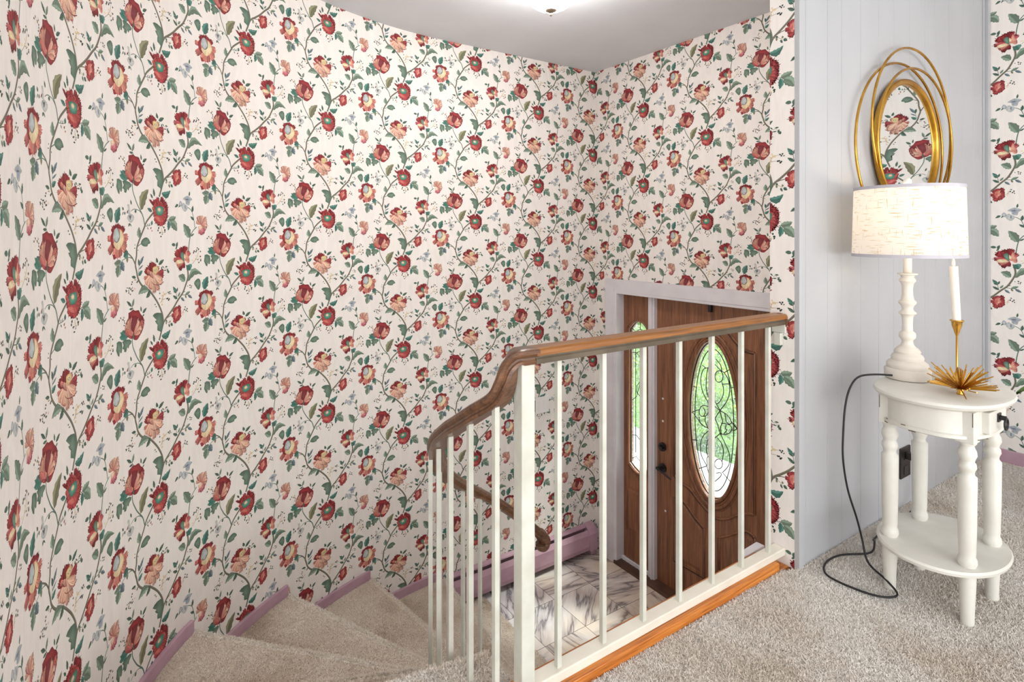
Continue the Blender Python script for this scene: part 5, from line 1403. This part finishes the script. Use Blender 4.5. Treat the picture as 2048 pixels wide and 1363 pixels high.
sh = bpy.data.objects.new('lamp_shade', me); C.objects.link(sh); sh.parent = lm; sh.matrix_parent_inverse = lm.matrix_world.inverted()
b = MB()
for z, r in ((SZ0, R0), (SZ1-.008, R1+.0004)):
    b = MB(); n = 72; ring4 = [(r-.0015, 0), (r+.001, 0), (r+.001, .010), (r-.0015, .010)]
    b.sweep([(LX+r*math.cos(2*math.pi*i/n), LY+r*math.sin(2*math.pi*i/n), z+.005) for i in range(n)], [(-.0015, -.005), (.0012, -.005), (.0012, .005), (-.0015, .005)], closed=True)
    b.build('trim_band', M['shadeband'], sh, smooth=True, auto=40)
b = MB(); b.tube([(LX, LY, zz+.44), (LX, LY, SZ1+.012)], .003, 8)
for a in (0, 2.1, 4.2): b.tube([(LX, LY, SZ1-.006), (LX+R1*math.cos(a), LY+R1*math.sin(a), SZ1-.004)], .0015, 6)
b.build('harp', M['brass'], lm, smooth=True)
b = MB(); b.lathe([(.001, 0), (.007, .001), (.012, .006), (.0125, .014), (.008, .022), (.001, .024)], (LX, LY, SZ1+.008), 24); b.build('finial', M['candle'], lm, smooth=True)
b = MB(); b.lathe([(.001, .44), (.013, .445), (.022, .47), (.026, .495), (.022, .52), (.001, .535)], (LX, LY, zz), 24); b.build('bulb', emit_mat('lit_bulb', (255, 226, 180), 1.6), lm, smooth=True)
pl_ = bpy.data.lights.new('lamp_bulb_light', 'POINT'); pl_.energy = .8; pl_.color = (1, .86, .68); pl_.shadow_soft_size = .03
po = bpy.data.objects.new('lamp_bulb_light', pl_); C.objects.link(po); po.location = (LX, LY, zz+.565)

# power cord, plug and outlet
ou = thing('wall_outlet', 'dark wall outlet low on the grey panelling behind the table', 'outlet', (.80, -.001, .18))
b = MB(); b.box(.752, .843, -.007, -.001, .122, .246); b.build('plate', M['outlet'], ou, bevel=.002)
b = MB(); b.box(.78, .815, -.009, -.006, .135, .17); b.build('socket', M['black'], ou, bevel=.002)
b = MB(); b.box(.78, .815, -.009, -.006, .195, .232); b.build('socket', M['black'], ou, bevel=.002)
cd = thing('power_cord', 'black lamp cord looping over the carpet beside the table', 'cord', (.2, -.15, 0))
pathc = [(LX-.062, LY+.02, TZ+.014), (.20, -.145, TZ+.014), (.155, -.118, TZ+.006), (.125, -.105, .61), (.105, -.10, .55), (.092, -.100, .46), (.092, -.100, .38), (.112, -.105, .28), (.150, -.115, .18), (.165, -.125, .11), (.150, -.150, .05), (.128, -.215, .030), (.100, -.255, .016), (.055, -.225, .012), (.030, -.150, .012), (.035, -.075, .012), (.100, -.040, .012), (.190, -.045, .012), (.290, -.095, .012), (.345, -.085, .03), (.40, -.06, .012), (.55, -.05, .012), (.70, -.05, .012), (.79, -.045, .03), (.815, -.05, .10), (.812, -.055, .165), (.80, -.04, .205), (.798, -.03, .214)]
b = MB(); b.tube(catmull(pathc, 8), .0032, 8, up=(.5, -.6, .62)); b.build('cable', M['cord'], cd, smooth=True)
b = MB(); b.box(.785, .811, -.034, -.009, .200, .228); b.build('plug', M['outlet'], cd, bevel=.003)

# ------------------------------------------------------------------ candle holder and starburst
CX, CY = .372, -.318
ch = thing('candle_holder', 'slim brass candlestick standing behind the gold spiky ornament', 'candlestick', (CX, CY, TZ))
b = MB(); b.lathe([(.034, 0), (.036, .003), (.030, .007), (.014, .012), (.010, .022), (.006, .032), (.003, .040), (.003, .150), (.005, .156), (.007, .161), (.009, .170), (.0135, .182), (.015, .196), (.0195, .199), (.0185, .202), (.0125, .200)], (CX, CY, TZ), 32)
b.build('stem', M['brass'], ch, smooth=True, auto=60)
cn = thing('candle', 'tall white flameless taper candle in the brass candlestick', 'candle', (CX, CY, TZ+.19))
b = MB(); b.tube([(CX, CY, TZ+.186), (CX-.009, CY+.006, TZ+.375)], .0118, 24, up=(0, 1, 0)); b.build('wax_taper', M['candle'], cn, smooth=True, auto=40)
b = MB(); b.tube(catmull([(CX-.009, CY+.006, TZ+.374), (CX-.0092, CY+.006, TZ+.382), (CX-.0094, CY+.006, TZ+.392), (CX-.0096, CY+.006, TZ+.402)], 3), .0048, 12, up=(0, 1, 0), scale=[.6, .8, 1, 1.1, 1.1, 1.0, .9, .7, .5, .1]); b.build('flame_tip', M['candle'], cn, smooth=True)
SX, SY = .215, -.378
sb = thing('starburst_ornament', 'spiky gold starburst ornament on the right of the table top', 'ornament', (SX, SY, TZ))
b = MB(); rr = random.Random(3)
for i in range(90):
    az = i*2.399963; el = math.radians(rr.uniform(-7, 50) if i < 76 else rr.uniform(45, 85)); l = rr.uniform(.070, .100)*(1 if el < .9 else .75)
    d = Vector((math.cos(az)*math.cos(el), math.sin(az)*math.cos(el), math.sin(el)))
    b.tube([(SX, SY, TZ+.017), tuple(Vector((SX, SY, TZ+.017))+d*l)], .0016, 5)
b.build('spikes', M['gold'], sb)
b = MB(); b.lathe([(.010, .0), (.011, .003), (.008, .007), (.009, .014), (.005, .020), (.001, .021)], (SX, SY, TZ), 20); b.build('core', M['brass'], sb, smooth=True)

# ------------------------------------------------------------------ mirror
mrr = thing('wall_mirror', 'round wall mirror framed by overlapping thin gold rings', 'mirror', (.75, -.02, 1.42))
def ring(cx, cz, rx, rz, tilt, y, r, name, squash=1.0, n=72):
    pts = []
    for i in range(n):
        t = 2*math.pi*i/n; x, z = rx*math.cos(t), rz*math.sin(t)
        pts.append((cx+x*math.cos(tilt)-z*math.sin(tilt), y, cz+x*math.sin(tilt)+z*math.cos(tilt)))
    b = MB(); b.sweep(pts, [(r*math.cos(2*math.pi*k/10), r*squash*math.sin(2*math.pi*k/10)) for k in range(10)], up=(0, 1, 0), closed=True); return b.build(name, M['gold'], mrr, smooth=True)
ring(.804, 1.540, .366, .330, 0, -.036, .0048, 'thin_ring')
ring(.722, 1.462, .388, .336, .05, -.026, .0048, 'thin_ring')
ring(.808, 1.490, .348, .298, .10, -.046, .0048, 'thin_ring')
ring(.786, 1.480, .280, .256, .12, -.020, .013, 'gold_frame', 1.0)
b = MB(); b.sweep([(.784, -.004, 1.480), (.784, -.018, 1.480)], [(.272*math.cos(2*math.pi*i/64), .250*math.sin(2*math.pi*i/64)) for i in range(64)], up=(0, 0, 1)); b.build('mirror_glass', M['mirror'], mrr)
for x, z in ((.79, 1.742), (.79, 1.218)): 
    b = MB(); b.tube([(x, -.001, z), (x, -.03, z)], .004, 6, up=(0, 0, 1)); b.build('standoff', M['gold'], mrr)

# ------------------------------------------------------------------ plant whose leaf reaches in at the right edge
PX, PY = 1.10, -.62; LEAFTIP = (1.049, -.43, .525); LEAFDIR = (-.4, .92, 0)
pt = thing('houseplant', 'green houseplant leaf reaching in from the right edge beside the table', 'plant', (PX, PY, 0))
b = MB(); b.lathe([(.07, 0), (.10, .01), (.125, .22), (.13, .235), (.115, .235), (.11, .20), (.001, .20)], (PX, PY, 0), 32); b.build('pot', M['pot'], pt, smooth=True, auto=40)
rr = random.Random(6)
targets = [LEAFTIP]+[(PX+.15*math.cos(a), PY-.03+.15*math.sin(a), .55+.12*math.sin(3*a)) for a in (3.6, 4.4, 5.2, 6.0, 0.2)]
for q in targets:
    tip = Vector(q); base = Vector((PX, PY, .21)); midp = (base+tip)/2+Vector((0, 0, .14))
    b = MB(); b.tube(catmull([base, midp, tip+Vector((0, 0, .0))], 6), .0035, 6); b.build('stem', M['leafy'], pt, smooth=True)
    out = (tip-base); out.z = 0; out.normalize()
    if q is targets[0]: out = Vector(LEAFDIR).normalized()
    sd = Vector((-out.y, out.x, 0)); b = MB(); vs = []; nL = 9; L_ = .15
    for i in range(nL+1):
        t = i/nL; c = tip+out*(L_*(t-.1))+Vector((0, 0, .03*math.sin(t*2.2)-.05*t*t)); w = .045*math.sin(math.pi*min(1, .06+t*.94))**.8
        vs += [c-sd*w+Vector((0, 0, .010)), c, c+sd*w+Vector((0, 0, .010))]
    vs2 = [v-Vector((0, 0, .0012)) for v in vs]; m = len(vs)
    fs = [(3*i+j, 3*i+j+1, 3*i+j+4, 3*i+j+3) for i in range(nL) for j in (0, 1)]
    b.add(vs+vs2, fs+[tuple(x+m for x in f[::-1]) for f in fs]); b.build('leaf', M['leafy'], pt, smooth=True)

# ------------------------------------------------------------------ outside the door
b = MB(); b.box(1.2, 14, -6, 10, FL-.4, FL-.25); tag(b.build('lawn', M['lawn']), kind='structure')
b = MB(); b.box(1.16, 3.3, .2, 4.6, FL-.25, FL-.03); tag(b.build('porch', M['path']), kind='structure')
b = MB(); b.box(3.0, 12, .9, 2.1, FL-.25, FL-.2); tag(b.build('front_walk', M['path']), kind='structure')
def shrub(name, x, y, z0, r, h, seed, label, trunk=False, n=2600, cat='shrub'):
    root = thing(name, label, cat, (x, y, z0))
    rg = np.random.default_rng(seed); d = rg.normal(size=(n, 3)); d /= np.linalg.norm(d, axis=1)[:, None]
    rad = rg.uniform(.35, 1, n)**.5
    zc = h*.55 if not trunk else h*.68; hz = h*.48 if not trunk else h*.34
    P_ = np.stack([x+d[:, 0]*r*rad, y+d[:, 1]*r*rad, z0+zc+d[:, 2]*hz*rad], 1)
    b = MB()
    for i in range(n):
        c = Vector(P_[i]); a = Vector(rg.normal(size=3)).normalized(); t = a.cross(Vector((0, 0, 1))).normalized() if abs(a.z) < .98 else Vector((1, 0, 0))
        s = .05*rg.uniform(.6, 1.3)*(1.6 if trunk else 1)
        b.add([c-a*s, c+t*s*.4, c+a*s, c-t*s*.4], [(0, 1, 2, 3)])
    me = bpy.data.meshes.new('foliage'); me.from_pydata([tuple(v) for v in b.v], [], b.f); me.materials.append(M['bush'])
    o = bpy.data.objects.new('foliage', me); C.objects.link(o); o.parent = root; o.matrix_parent_inverse = root.matrix_world.inverted()
    b = MB(); b.tube([(x, y, z0), (x+.03, y, z0+zc)], .03 if not trunk else .09, 8); b.build('trunk', M['bark'], root, smooth=True)
M['bush'] = paint('shrub_leaves', (172, 206, 66), (96, 146, 38), .6, 3, 0)
g0 = FL-.25
shrub('shrub', 4.0, 3.35, g0, .75, 1.55, 1, 'round green shrub seen through the oval door glass')
shrub('shrub', 4.3, 5.4, g0, .8, 1.7, 2, 'green shrub seen through the narrow sidelight glass')
shrub('shrub', 6.6, 3.3, g0, .9, 2.1, 4, 'taller green shrub behind the round one outside the door')
